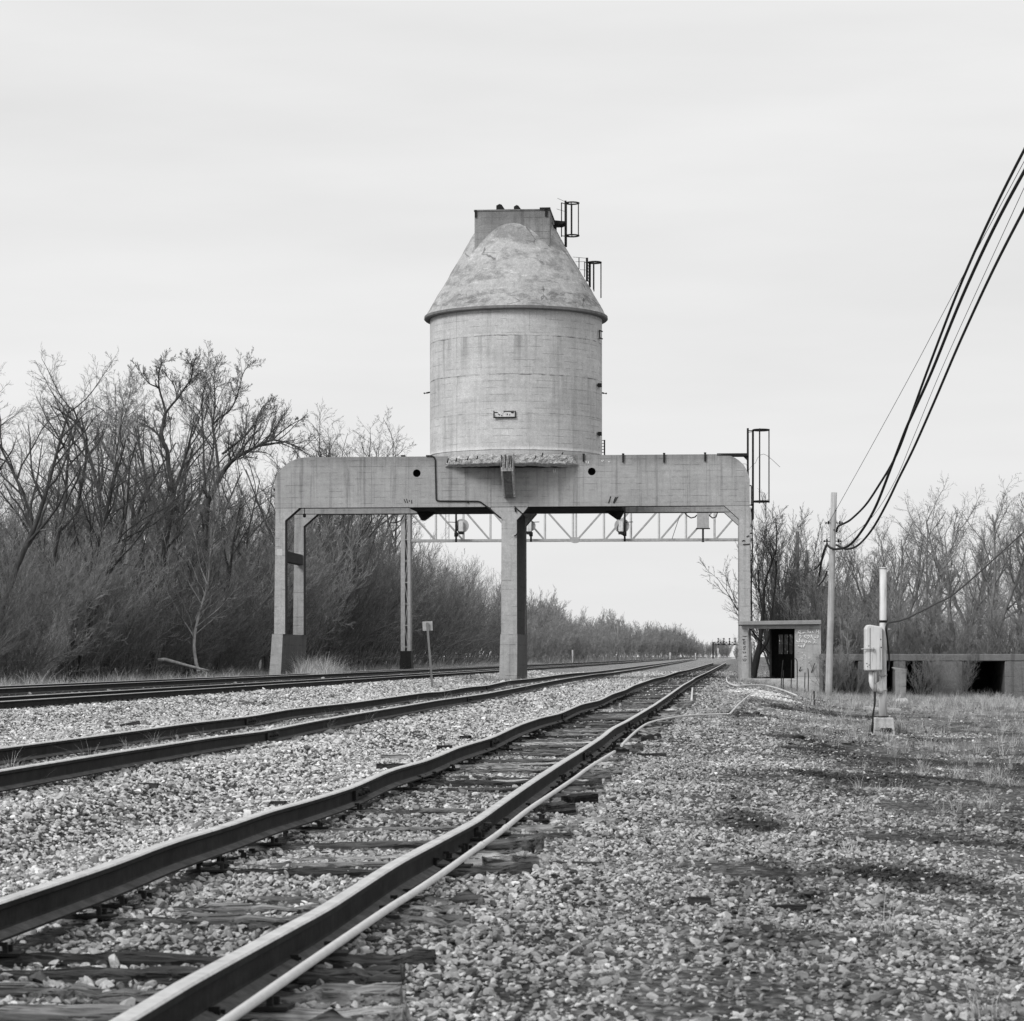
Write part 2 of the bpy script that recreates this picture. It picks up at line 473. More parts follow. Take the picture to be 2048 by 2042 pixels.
# ------------------------------------------------------------------ ground sheet
def build_ground():
    ys = [-15.0]
    while ys[-1] < 9000:
        y = ys[-1]
        st = .8 if y < 8 else (.11 + max(0, y - 8) * .0055 if y < 400 else y * .06)
        ys.append(y + st)
    ys = np.array(ys)
    u = np.concatenate([np.linspace(-3.5, -.5, 24)[:-1], np.linspace(-.5, -.26, 30)[:-1], np.linspace(-.26, .26, 330), np.linspace(.26, .5, 30)[1:], np.linspace(.5, 3.5, 24)[1:]])
    Y, U = np.meshgrid(ys, u, indexing='ij')
    X = U * np.maximum(Y, 0) + U * 7
    Z = gz(X, Y)
    n, m = X.shape
    co = np.stack([X, Y, Z], -1).reshape(-1, 3)
    idx = np.arange(n * m).reshape(n, m)
    q = np.stack([idx[:-1, :-1], idx[:-1, 1:], idx[1:, 1:], idx[1:, :-1]], -1).reshape(-1, 4)
    me = bpy.data.meshes.new('ground')
    me.vertices.add(len(co)); me.vertices.foreach_set('co', co.ravel())
    me.loops.add(q.size); me.loops.foreach_set('vertex_index', q.ravel().astype(np.int32))
    me.polygons.add(len(q)); me.polygons.foreach_set('loop_start', np.arange(0, q.size, 4, dtype=np.int32))
    me.polygons.foreach_set('use_smooth', np.ones(len(q), bool))
    me.update(calc_edges=True)
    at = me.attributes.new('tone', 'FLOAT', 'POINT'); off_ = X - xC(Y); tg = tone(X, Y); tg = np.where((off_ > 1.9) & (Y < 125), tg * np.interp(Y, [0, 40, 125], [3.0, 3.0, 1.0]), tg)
    at.data.foreach_set('value', tg.ravel().astype(np.float32))
    m_ = M('gravel_ground', .95)
    a = m_.t.nodes.new('ShaderNodeAttribute'); a.attribute_name = 'tone'
    y_ = m_.xyz()[1]
    cells = m_.vor(17, out='Color')
    cells2 = m_.vor(9, out='Color')
    r1 = m_.t.nodes.new('ShaderNodeRGBToBW'); m_.lk(cells, r1.inputs[0])
    r2 = m_.t.nodes.new('ShaderNodeRGBToBW'); m_.lk(cells2, r2.inputs[0])
    d1 = m_.vor(17); d2 = m_.vor(9)
    c = m_.math('MULTIPLY', a.outputs['Fac'], m_.ramp(r1.outputs[0], .2, .8, .55, 1.3))
    c = m_.math('MULTIPLY', c, m_.ramp(r2.outputs[0], .2, .8, .75, 1.2))
    c = m_.math('MULTIPLY', c, m_.ramp(d1, .35, .75, 1.0, .35))
    near = m_.ramp(y_, 40, 125, .16, .85)  # shade in the gaps between near stones, painted into the ground colour
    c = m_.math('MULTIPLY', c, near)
    n2 = m_.noise(.9, 5, .7)
    c = m_.math('MULTIPLY', c, m_.ramp(n2, .3, .7, .8, 1.15))
    m_.color(c)
    h = m_.math('SUBTRACT', m_.math('MULTIPLY', m_.noise(7, 4, .7), .6), m_.math('ADD', d1, m_.math('MULTIPLY', d2, .7)))
    m_.bump(h, .9, .05)
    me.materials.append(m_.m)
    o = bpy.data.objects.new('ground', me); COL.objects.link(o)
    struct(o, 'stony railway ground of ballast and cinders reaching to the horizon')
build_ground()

# ------------------------------------------------------------------ scattered stones and grass (stuff)
def rock_mesh(name, seed, flat=.62, sub=2):
    r = random.Random(seed)
    import bmesh
    bm = bmesh.new(); bmesh.ops.create_icosphere(bm, subdivisions=sub, radius=.5)
    planes = []
    for i in range(10):
        d = Vector((r.gauss(0, 1), r.gauss(0, 1), r.gauss(0, 1))).normalized(); planes.append((d, r.uniform(.17, .36)))
    for v in bm.verts:
        p = v.co.copy()
        for d, k in planes:
            e = p.dot(d) - k
            if e > 0: p -= d * e
        v.co = Vector((p.x * 1.5, p.y * 1.05, p.z * flat * 1.25))
    me = bpy.data.meshes.new(name); bm.to_mesh(me); bm.free()
    for p in me.polygons: p.use_smooth = False
    return me

def tuft_mesh(name, seed, n=26, h=.32, spread=.16, w=.004, lean=.9):
    r = random.Random(seed); mb = MB()
    for i in range(n):
        a = r.uniform(0, 6.283); b = r.uniform(0, spread); x, y = b * math.cos(a), b * math.sin(a)
        d = Vector((math.cos(a + r.gauss(0, .7)), math.sin(a + r.gauss(0, .7)), 0)) * r.uniform(.15, lean)
        hh = h * r.uniform(.45, 1.1); pts = []
        for k in range(4):
            t = k / 3
            pts.append(Vector((x, y, 0)) + d * (hh * t * t) + Vector((0, 0, hh * (t - .25 * t * t * d.length))))
        s = d.cross(Vector((0, 0, 1))).normalized() * w
        vs = []
        for k, p in enumerate(pts):
            wd = (1 - k / 3.3); vs += [p - s * wd, p + s * wd]
        mb.add(vs, [(2 * k, 2 * k + 1, 2 * k + 3, 2 * k + 2) for k in range(3)])
    return mb

def scatter(name, protos, pos, rot, sc, tn, mat, label, cat):
    col = bpy.data.collections.new(name + '_kinds')
    for me in protos:
        if not me.materials: me.materials.append(mat)
        col.objects.link(bpy.data.objects.new(me.name, me))
    me = bpy.data.meshes.new(name)
    me.vertices.add(len(pos)); me.vertices.foreach_set('co', pos.astype(np.float32).ravel())
    me.attributes.new('rot', 'FLOAT_VECTOR', 'POINT').data.foreach_set('vector', rot.astype(np.float32).ravel())
    me.attributes.new('sc', 'FLOAT', 'POINT').data.foreach_set('value', sc.astype(np.float32))
    me.attributes.new('shade', 'FLOAT', 'POINT').data.foreach_set('value', tn.astype(np.float32))
    o = bpy.data.objects.new(name, me); COL.objects.link(o)
    ng = bpy.data.node_groups.new(name, 'GeometryNodeTree')
    ng.interface.new_socket('Geometry', in_out='INPUT', socket_type='NodeSocketGeometry')
    ng.interface.new_socket('Geometry', in_out='OUTPUT', socket_type='NodeSocketGeometry')
    N = ng.nodes.new; L = ng.links.new
    gi = N('NodeGroupInput'); go = N('NodeGroupOutput')
    ci = N('GeometryNodeCollectionInfo'); ci.inputs['Collection'].default_value = col
    ci.inputs['Separate Children'].default_value = True; ci.inputs['Reset Children'].default_value = True
    ip = N('GeometryNodeInstanceOnPoints'); ip.inputs['Pick Instance'].default_value = True
    ar = N('GeometryNodeInputNamedAttribute'); ar.data_type = 'FLOAT_VECTOR'; ar.inputs['Name'].default_value = 'rot'
    e2 = N('FunctionNodeEulerToRotation')
    asc = N('GeometryNodeInputNamedAttribute'); asc.data_type = 'FLOAT'; asc.inputs['Name'].default_value = 'sc'
    L(gi.outputs[0], ip.inputs['Points']); L(ci.outputs[0], ip.inputs['Instance'])
    L(ar.outputs['Attribute'], e2.inputs[0]); L(e2.outputs[0], ip.inputs['Rotation'])
    L(asc.outputs['Attribute'], ip.inputs['Scale']); L(ip.outputs[0], go.inputs[0])
    md = o.modifiers.new('scatter', 'NODES'); md.node_group = ng
    tag(o, label, cat, None, 'stuff')
    return o

def shade_mat(name, rough=.95, tr=0):
    m = M(name, rough)
    a = m.t.nodes.new('ShaderNodeAttribute'); a.attribute_type = 'INSTANCER'; a.attribute_name = 'shade'
    n = m.noise(3.0, 4, .7)
    m.color(m.math('MULTIPLY', a.outputs['Fac'], m.ramp(n, .3, .7, .75, 1.2)))
    return m.m

def fan_points(y0, y1, dens, umax=.27):
    """random points in the fan seen from the camera, with even density per m2"""
    k = int(dens * (y1 ** 2 - y0 ** 2) / 2 * 2 * umax)
    Y = np.sqrt(NP.uniform(y0 ** 2, y1 ** 2, k)); X = Y * NP.uniform(-umax, umax, k)
    return X, Y

def build_stones():
    protos = [rock_mesh('stone', i, flat=[.6, .7, .5, .8, .45, .65][i % 6], sub=2 if i < 8 else 1) for i in range(10)]
    P = []; R = []; S = []; T = []
    for (y0, y1, dens, s0, s1) in [(7.5, 13, 850, .020, .066), (13, 21, 850, .022, .062), (21, 36, 520, .026, .068), (36, 62, 220, .034, .080), (62, 115, 66, .05, .10), (115, 190, 14, .07, .13)]:
        X, Y = fan_points(y0, y1, dens, .36 if y1 < 40 else (.28 if y1 < 120 else .225))
        off = X - xC(Y)
        keep = np.ones(len(X), bool)
        # fewer stones between the rails and on the waste ground at the far right
        keep &= ~((np.abs(off) < 1.1) & (NP.uniform(0, 1, len(X)) < .30))
        pr = np.clip((off - 1.6) / 6 + (fbm(X / 1.5, Y / 1.7, 77) - .45) * 2.4, 0, .95)
        keep &= ~((off > 2.2) & (NP.uniform(0, 1, len(X)) < pr))
        keep &= X > xM2(Y) - 5
        m1 = X - xM1(Y)
        keep &= ~((np.abs(off - .75) < .06) | (np.abs(off + .75) < .06))
        X, Y, off = X[keep], Y[keep], off[keep]
        k = len(X)
        s = s0 + (s1 - s0) * NP.beta(1.5, 3.2, k)
        big = NP.uniform(0, 1, k) < .012; s = np.where(big, s * 1.9, s)
        s = np.where(off > 1.6, s * NP.choice([.55, .75, 1.0], k), s)
        z = gz(X, Y) + s * NP.uniform(-.22, .42, k)
        tn = tone(X, Y) * NP.normal(1.02, .36, k).clip(.25, 2.0)
        r = NP.uniform(0, 1, k); tn = np.where(r < .10, tn * .3, tn); tn = np.where(r > .955, np.maximum(tn * 1.5, .55), tn)
        # fresh gravel fill between tracks is paler than its own sheet
        P.append(np.stack([X, Y, z], -1)); S.append(s); T.append(tn.clip(.02, .85))
        R.append(np.stack([NP.normal(0, .38, k), NP.normal(0, .38, k), NP.uniform(0, 6.283, k)], -1))
    scatter('ballast_stones', protos, np.concatenate(P), np.concatenate(R), np.concatenate(S), np.concatenate(T),
            shade_mat('ballast_stone'), 'loose broken ballast stones covering the ground around the tracks', 'ballast')
build_stones()

def build_grass():
    protos = []
    mat = shade_mat('dry_grass', .8)
    for i in range(5):
        protos.append(tuft_mesh('grass_tuft', i, n=[26, 18, 34, 22, 30][i], h=[.22, .34, .18, .42, .26][i], spread=[.15, .12, .22, .12, .2][i], lean=1.2).mesh('grass_tuft', mat))
    P = []; T = []; S = []
    def put(X, Y, s0, s1, t0, t1):
        k = len(X); P.append(np.stack([X, Y, gz(X, Y) - .01], -1)); S.append(NP.uniform(s0, s1, k)); T.append(NP.uniform(t0, t1, k))
    # waste ground right of the tracks
    for (y0, y1, dens, s0, s1) in [(9, 40, 9, .35, .8), (40, 75, 5, .5, .95), (75, 135, 4, .7, 1.3), (135, 240, .8, 1.2, 2.2)]:
        X, Y = fan_points(y0, y1, dens, .24)
        off = X - xC(Y)
        w = np.clip((off - 2.6) / 3.5, 0, 1) * np.clip(fbm(X / 1.9, Y / 2.6, 91) * 3.2 - 1.1, 0, 1)
        w = np.where(Y < 40, w * .75, w)
        for (px, py, rr, ry) in DARK: w = np.where(((X - px) / rr) ** 2 + ((Y - py) / ry) ** 2 < 1, w * .12, w)
        for (sx, sy, ax, ay, hh) in SAND: w = np.where(((X - sx) / ax) ** 2 + ((Y - sy) / ay) ** 2 < 1.3, 0, w)
        kp = NP.uniform(0, 1, len(X)) < w
        put(X[kp], Y[kp], s0, s1, .22, .60)
    # sparse weeds between the rusty siding's rails and along the ballast
    X, Y = fan_points(20, 140, 1.2, .22)
    kp = (np.abs(X - xB(Y)) < .8) & (NP.uniform(0, 1, len(X)) < .75); put(X[kp], Y[kp], .5, .9, .2, .45)
    kp = (np.abs(X - xC(Y)) < 2.2) & (NP.uniform(0, 1, len(X)) < .10); put(X[kp], Y[kp], .35, .7, .15, .4)
    kp = (Y > 100) & (np.abs(X - (xB(Y) - 1.5)) < 2.5) & (NP.uniform(0, 1, len(X)) < .35); put(X[kp], Y[kp], .4, .8, .2, .4)
    # tall pale grass at the foot of the wood
    k = 9000
    Y = NP.uniform(85, 330, k) ; X = xM2(Y) - NP.uniform(2.9, 13, k)
    kp = (fbm(X / 3, Y / 7, 44) > .42); put(X[kp], Y[kp], 1.0, 2.3, .22, .55)
    q = hit(622, 1345); q2 = hit(385, 1352)
    for (cx, cy, rx, ry, n_) in [((620 - 1024) * 127 / F, 128, .75, 3.2, 150), ((640 - 1024) * 131 / F, 133, .8, 3.0, 110)]:
        X = NP.normal(cx, rx * .6, n_); Y = NP.normal(cy, ry * .6, n_); put(X, Y, 2.2, 3.4, .5, .7)
    # weeds gathered round the feet of the tower, hut, pole and posts
    for (px, D, w, dpt, n_) in [(1018, 124.6, 1.0, .6, 45), (588, 124.6, 1.6, .5, 60), (1565, 119.6, 2.6, .7, 130), (1656, 111.6, .5, .5, 50), (1766, 51.2, .45, .12, 30), (864.5, 97, .25, .3, 14), (1740, 116, 3.2, .8, 260), (1490, 119.8, .8, .8, 30)]:
        X = (px - 1024) * D / F + NP.uniform(-w, w, n_); Y = D + NP.normal(0, dpt * .6, n_); put(X, Y, .5, 1.3, .18, .5)
    P_ = np.concatenate(P); n = len(P_)
    R = np.stack([NP.normal(0, .12, n), NP.normal(0, .12, n), NP.uniform(0, 6.283, n)], -1)
    scatter('dry_grass', protos, P_, R, np.concatenate(S), np.concatenate(T), mat, 'pale dead winter grass in tufts over the waste ground and at the foot of the wood', 'grass')
    print('grass tufts', n)
build_grass()

# ------------------------------------------------------------------ railway tracks
PROF = [(-.07, 0), (.07, 0), (.07, .012), (.014, .034), (.010, .045), (.010, .122), (.034, .136), (.036, .162), (.030, .172), (-.030, .172), (-.036, .162), (-.034, .136), (-.010, .122), (-.010, .045), (-.014, .034), (-.07, .012)]
def rail_mesh(pts, sc=1.0):
    """pts: (x, y, z of the rail head top)"""
    mb = MB(); k = len(pts); n = len(PROF); vs = []
    for i, p in enumerate(pts):
        a = Vector(pts[max(i - 1, 0)]); b = Vector(pts[min(i + 1, k - 1)]); d = (b - a).normalized()
        s = Vector((d.y, -d.x, 0)).normalized()
        for (u, w) in PROF:
            q = Vector(p) + s * (u * sc) + Vector((0, 0, (w - .172) * sc)); vs.append(q)
    fs = []; mi = []
    for i in range(k - 1):
        for j in range(n):
            j2 = (j + 1) % n
            fs.append((i * n + j2, i * n + j, (i + 1) * n + j, (i + 1) * n + j2)); mi.append(1 if j in (7, 8, 9) else (2 if j in (2, 14) else 0))
    mb.add(vs, fs); mb.m = mi
    mb.f.append(tuple(range(n))); mb.m.append(0); mb.sm.append(False)
    mb.f.append(tuple(range(k * n - 1, (k - 1) * n - 1, -1))); mb.m.append(0); mb.sm.append(False)
    return mb

def wiggle(points, X0, T):
    """measured rail-head points of the photograph -> drop below the eye as a function of distance"""
    V = 1024 + F * T; out = []
    for (x, y) in points:
        D = -X0 * F / (V - x); out.append((D, (y - HZ) * D / F))
    out.sort(); return out
CL = wiggle([(227, 1725), (329, 1685), (459, 1647), (536, 1620), (600, 1604), (699, 1574.5), (778, 1539), (850, 1520), (890, 1504), (912, 1494), (982.5, 1474), (1036, 1449), (1078, 1435), (1117, 1426.6), (1160.5, 1408), (1198, 1400), (1223, 1387.5), (1250, 1379), (1266, 1370.5), (1307, 1356.5), (1328, 1352.5), (1359, 1342), (1390, 1336.5), (1427, 1325)], -3.447, TC)
CR = wiggle([(641, 1819), (699, 1782), (786, 1726), (869, 1683), (950, 1641), (1003, 1603), (1057, 1566), (1119, 1526), (1160.5, 1501), (1202, 1474), (1224, 1456), (1254, 1441), (1307, 1410), (1338, 1389), (1365, 1370), (1384, 1359.5), (1390, 1355), (1410.5, 1346), (1431, 1336.6), (1452, 1325)], -1.944, TC)
BL = wiggle([(227, 1466), (381, 1445), (498, 1432), (575, 1418), (700, 1405), (744, 1399), (850, 1384.5), (881, 1383), (933, 1374), (974, 1370.5), (1016, 1361), (1060, 1357), (1098, 1352), (1141, 1346), (1183, 1343.5), (1245, 1337), (1307, 1329), (1359, 1323)], -7.35, TB)
BR = wiggle([(227, 1503.5), (303, 1492), (433, 1472), (523.5, 1461.5), (562, 1454), (640, 1439), (700, 1428.5), (850, 1404), (873, 1400), (933, 1392), (974, 1386), (1036, 1374.5), (1098, 1362.5), (1162, 1351), (1224, 1344.5), (1286, 1335), (1359, 1324)], -5.85, TB)
def drop_fn(w, base, lim=.09, far=130):
    ds = np.array([a for a, _ in w]); hs = np.array([b for _, b in w])
    def f(D):
        b = base(D); e = np.interp(D, ds, hs, left=hs[0], right=base(ds[-1])) if True else 0
        # soften the joints of the broken line
        w_ = .35 + .012 * D
        e = (np.interp(D - w_, ds, hs) + 2 * np.interp(D, ds, hs) + np.interp(D + w_, ds, hs)) / 4
        dv = np.clip(e - b, -lim, lim)
        fade = np.clip((far + 60 - D) / 60, 0, 1) * np.clip((D - 9) / 3, 0, 1) * .999
        return b + dv * fade
    return f
dCL = drop_fn(CL, hC); dCR = drop_fn(CR, hC)
baseB = lambda D: .93 + 0 * np.asarray(D, float)
dBL = drop_fn(BL, baseB, .07); dBR = drop_fn(BR, baseB, .07)

def rail_pts(X0, T, fdrop, y0, y1, step):
    pts = []; y = y0
    while y < y1:
        pts.append((X0 + T * y, y, EYE - float(fdrop(y)))); y += step * (1 + max(0, y - 40) * .012)
    pts.append((X0 + T * y1, y1, EYE - float(fdrop(y1))))
    return pts

def tie_proto(name, seed, L=2.6, w=.23, h=.17, rot=.02):
    r = random.Random(seed); mb = MB(); n = 26; vs = []
    nz = [(r.uniform(-1, 1), r.uniform(-1, 1), r.uniform(-1, 1)) for _ in range(n + 1)]
    for i in range(n + 1):
        x = -L / 2 + L * i / n; a, b, c = nz[i]
        e = rot * (2.6 if i < 2 or i > n - 2 else 1)
        wy = w / 2; prof = [(-wy + a * e * .5, -h), (wy + b * e * .5, -h), (wy + b * e, -.02 + c * e * .4), (wy * .55, a * e * .5), (0, -abs(b) * e * .9), (-wy * .5, c * e * .5), (-wy + a * e, -.02 + b * e * .5)]
        vs += [(x + c * e * .3, p, q) for p, q in prof]
    k = 7; fs = [tuple(range(k))] + [tuple(range((n + 1) * k - 1, n * k - 1, -1))]
    for i in range(n):
        for j in range(k): fs.append((i * k + (j + 1) % k, i * k + j, (i + 1) * k + j, (i + 1) * k + (j + 1) % k))
    mb.add(vs, fs); return mb

def plate_mesh():
    mb = MB(); mb.box((-.15, -.09, 0), (.15, .09, .014))
    for sx in (-1, 1):
        mb.box((sx * .075 - .012, -.055, .014), (sx * .075 + .012, -.03, .05)); mb.box((sx * .065 - .02, -.06, .045), (sx * .065 + .02, -.025, .062))
        mb.box((sx * .085 - .012, .03, .014), (sx * .085 + .012, .055, .045))
    return mb.mesh('tie_plate', MT['steel_dark'])
PLATE = plate_mesh()
TIES = [tie_proto('tie', i, rot=.02 + .012 * (i % 3)).mesh('tie', [MT['tie'], MT['tie_dark'], MT['tie'], MT['board'], MT['tie_dark'], MT['tie']][i % 6]) for i in range(9)]
TIES_M = [tie_proto('tie', 20 + i, rot=.01).mesh('tie', MT['tie_dark']) for i in range(3)]

def track(name, label, X0, T, fl, fr, y0, y1, step, ties, tie0, sp, tie_drop, rmats, jit, plates=True, joints=(), group=None, sink=None, tend=None):
    t = thing('railway_track', label, 'railway track', (X0 + T * 60, 60, EYE - 1.1), 0, group)
    ox, oy, oz = t.location
    def off(o): o.location = (o.location[0] - ox, o.location[1] - oy, o.location[2] - oz)
    rails = []
    for s, fd in ((-1, fl), (1, fr)):
        o = rail_mesh(rail_pts(X0 + s * .7515, T, fd, y0, y1, step)).build('rail', rmats, t); off(o); rails.append((o, s, fd))
    th = math.atan(T)
    y = tie0; k = 0; rest = MB(); r = random.Random(int(abs(X0) * 100))
    while y < (tend or y1):
        m = r.choice(ties)
        hl, hr = float(fl(y)), float(fr(y))
        dd = (hl + hr) / 2 + tie_drop + r.uniform(-.2, 1) * jit * .05
        px_ = X0 + T * y + r.gauss(0, jit * .06); ang = -th + r.gauss(0, jit * .018)
        if r.random() < jit * .20: y += sp; continue
        roll = math.atan2(hl - hr, 1.5) * .7
        if k < 100:
            o = bpy.data.objects.new('tie', m); COL.objects.link(o); o.parent = t
            o.location = (px_ - ox, y - oy, EYE - dd - oz); o.rotation_euler = (r.gauss(0, .02 * jit), roll, ang)
            if jit: o.scale = (r.uniform(.9, 1.05), r.uniform(.5, 1.0), 1)
            if plates and y < 100:
                for s in (-1, 1):
                    q = bpy.data.objects.new('tie_plate', PLATE); COL.objects.link(q); q.parent = o
                    q.location = (s * .7515 / o.scale[0], 0, .001); q.scale = (1 / o.scale[0], 1, 1); q.rotation_euler = (0, 0, r.gauss(0, .05))
            k += 1
        else:
            c, s_ = math.cos(ang), math.sin(ang); z = EYE - dd - oz - (.035 if jit > .5 else 0); hw = .115; L = 1.3
            def P(a, b, zz): return (px_ - ox + a * c - b * s_, y - oy + a * s_ + b * c, zz)
            rest.hexa([P(-L, -hw, z - .17), P(L, -hw, z - .17), P(L, hw, z - .17), P(-L, hw, z - .17), P(-L, -hw, z), P(L, -hw, z), P(L, hw, z), P(-L, hw, z)])
        y += sp * (1 + r.gauss(0, jit * .06))
    if rest.v:
        o = rest.build('tie', MT['tie'] if jit > .5 else MT['tie_dark'], t); o['kind'] = 'stuff'
    # joint bars bolted to the web
    for (s, D) in joints:
        o, _, fd = rails[0] if s < 0 else rails[1]
        for side in (-1, 1):
            mb = MB()
            for i in range(4):
                pass
            a = Vector((X0 + s * .7515 + T * (D - .42) + side * .026, D - .42, EYE - fd(D - .42) - .085))
            b = Vector((X0 + s * .7515 + T * (D + .42) + side * .026, D + .42, EYE - fd(D + .42) - .085))
            mb.bar(a - t.location, b - t.location, .03, .085)
            for q in (-.3, -.1, .1, .3):
                c_ = a.lerp(b, .5 + q) - t.location; mb.tube([c_, c_ + Vector((side * .045, 0, 0))], .017, 6)
            mb.box(Vector((side * .015 - .03, -.05, .035)) + a.lerp(b, .5) - t.location, Vector((side * .015 + .05 * side, .07, .045)) + a.lerp(b, .5) - t.location)
            jb = mb.build('joint_bar', MT['steel_dark'], o)
            jb.location = -Vector(o.location)
    return t
Dl = lambda x: 17752 / (1484 - x)
Dr = lambda x: 10012 / (1484 - x)
track('railway_track', 'nearest rusty abandoned track with sagging wavy rails on rotting broken ties', -2.6955, TC, dCL, dCR, 6.5, 309, .35, TIES, 7.2, .56, .175 + .014, [MT['rail_side'], MT['rail_top'], MT['rail_foot']], 1.0,
      joints=[(-1, Dl(717)), (1, Dr(958)), (1, Dr(1168)), (-1, Dl(985)), (-1, Dl(1125)), (1, Dr(1258))])
track('railway_track', 'second rusty siding from the right, its ties buried under pale gravel', -6.60, TB, dBL, dBR, 14, 900, .5, TIES, 15, .56, .205, [MT['rail_side'], MT['rail_top'], MT['rail_foot']], .7, plates=False,
      joints=[(-1, 37850 / (1428 - 498)), (1, 30130 / (1428 - 540)), (-1, 37850 / (1428 - 974)), (1, 30130 / (1428 - 936))], tend=330)
f87 = lambda D: .87 + 0 * D; f81 = lambda D: .81 + 0 * D
track('railway_track', 'straight polished main line track nearest the metal sign post', -14.7, TM, f87, f87, 40, 2600, 2.0, TIES_M, 44, .52, .188, [MT['rail_side'], MT['rail_top_main'], MT['rail_foot']], .15, tend=520)
track('railway_track', 'straight main line track farthest to the left, along the edge of the wood', -19.05, TM, f81, f81, 50, 2600, 2.0, TIES_M, 58, .52, .188, [MT['rail_side'], MT['rail_top_main'], MT['rail_foot']], .15, plates=False, tend=520)
# ------------------------------------------------------------------ concrete coaling tower over the tracks
TH = math.atan(TM)
T = Frame(1018, 125.0, .40, TH)
tower = thing('coaling_tower', 'huge abandoned concrete coaling tower straddling the tracks, round silo with a conical roof', 'coaling tower', T.o, -TH)
zt = lambda py, D=125.0: EYE - (py - HZ) * D / F - T.o[2]
c_beam = concrete('board_marked_beam_concrete', .36, boards=.30, streak=1.0, speck=.3, vseams=[T(820, 950)[0] * 0 + T(743, 950)[0], T(1375, 950)[0]], top=(zt(915), .5, .28))
c_leg = concrete('leg_concrete', .42, boards=.42, streak=.9, speck=.28)
c_shade = concrete('shaded_inner_concrete', .05, boards=.4, streak=.9, speck=.35)  # dark copy of the concrete with the shade painted into its colour
c_pier_shade = concrete('streaked_shaded_pier_concrete', .12, boards=.5, streak=1.2, speck=.35)  # darker copy for pier sides, shade painted in along with the streaks
INNER = lambda n: abs(n.x) > .6 or n.z < -.3  # sideways and downward faces that get the painted shade
c_pier = concrete('stained_pier_concrete', .37, boards=.5, streak=.8, speck=.2)
c_drum = concrete('silo_concrete', .52, boards=.33, streak=.42, seams=[(zt(670, 123.6), 1.0), (zt(748, 123.6), .9), (zt(826, 123.6), .5)], vseams=[-2.5, 1.1], speck=.3)
c_roof = concrete('blotched_roof_concrete', .41, boards=9.0, streak=.35, patch=.34, speck=.34)
c_head = concrete('head_house_concrete', .27, boards=.35, streak=1.0, speck=.3, top=(zt(420), .9, .3))
# beams
def beam_poly(yp, dz=0.0):
    pts = [(550, 1016), (1499.5, 1010.8), (1499.3, 958), (1494, 941), (1487, 929), (1477, 920), (1470, 915.5), (1463, 912.3), (1452, 909.5), (1440, 908.2), (1150, 910.3), (860, 912.8), (620, 914.5), (607, 915), (600, 916), (592, 918), (581, 923), (570, 930.5), (560, 941), (553, 952), (550, 962)]
    return [T.xz(a, b, 0.0) for a, b in pts]
def beam(y0, y1):
    mb = MB(); mb.prism(beam_poly(0), y0, y1)
    o = mb.build('beam', c_beam, tower)
    return shade_faces(o, c_shade, lambda n: n.z < -.9)  # shade under the beam painted on its bottom face
bf = beam(0, .75); br = beam(5.65, 6.4)
# round drain holes cut clean through the front beam
cut = MB()
for (a, b) in ((833.5, 946.5), (1183.5, 943)):
    x, _, z = T(a, b, 0); cut.tube([(x, -.3, z), (x, .55, z)], .185, 24)
cm = cut.build('cutter', MT['soot_shade'])
bo = bf.modifiers.new('holes', 'BOOLEAN'); bo.object = cm; bo.operation = 'DIFFERENCE'; bo.solver = 'EXACT'
cm.parent = tower
bpy.context.view_layer.update()
dg = bpy.context.evaluated_depsgraph_get()
me2 = bpy.data.meshes.new_from_object(bf.evaluated_get(dg)); bf.modifiers.clear(); bf.data = me2
bpy.data.objects.remove(cm)
hc = [T(833.5, 946.5, 0), T(1183.5, 943, 0)]
bf.data.materials.append(MT['soot_shade']); kk = len(bf.data.materials) - 1  # inside of the holes blackened, their shade painted in
for p in bf.data.polygons:
    c = p.center
    if any(abs(c.x - h[0]) < .25 and abs(c.z - h[2]) < .25 for h in hc) and c.y > .02 and c.y < .70: p.material_index = kk
for o_ in (bf, br):
    b_ = o_.modifiers.new('bevel', 'BEVEL'); b_.width = .03; b_.segments = 2; b_.limit_method = 'ANGLE'; b_.angle_limit = .8
# legs (front and rear rows)
ZB = -2.2
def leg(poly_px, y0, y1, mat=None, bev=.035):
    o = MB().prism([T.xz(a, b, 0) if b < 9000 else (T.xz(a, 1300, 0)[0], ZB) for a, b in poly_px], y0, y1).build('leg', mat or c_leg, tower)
    return shade_faces(o, c_shade, INNER)

for (y0, y1) in ((0.012, .738), (5.662, 6.388)):
    leg([(548, 1268), (570, 1268), (570, 1041), (598, 1016.2), (551, 1016.5)], y0, y1)
    leg([(1479, 99999), (1502, 99999), (1499.5, 1011.2), (1449, 1011.5), (1478, 1038)], y0, y1)
leg([(1002, 1268), (1034, 1268), (1033.5, 1040), (1056, 1014.2), (979.5, 1014.6), (1003, 1040)], .012, .738)
leg([(1002, 1268), (1034, 1268), (1033.5, 1040), (1056, 1014.2), (979.5, 1014.6), (1003, 1040)], 5.662, 6.388)
# web wall that joins the two centre legs
mb = MB(); xa = T(1004.5, 1100)[0]; xb = T(1032.5, 1100)[0]
mb.box((xa, .739, zt(1268) - .01), (xb, 5.66, zt(1020)))
mb.build('web_wall', c_shade, tower)  # whole wall in the painted shade colour
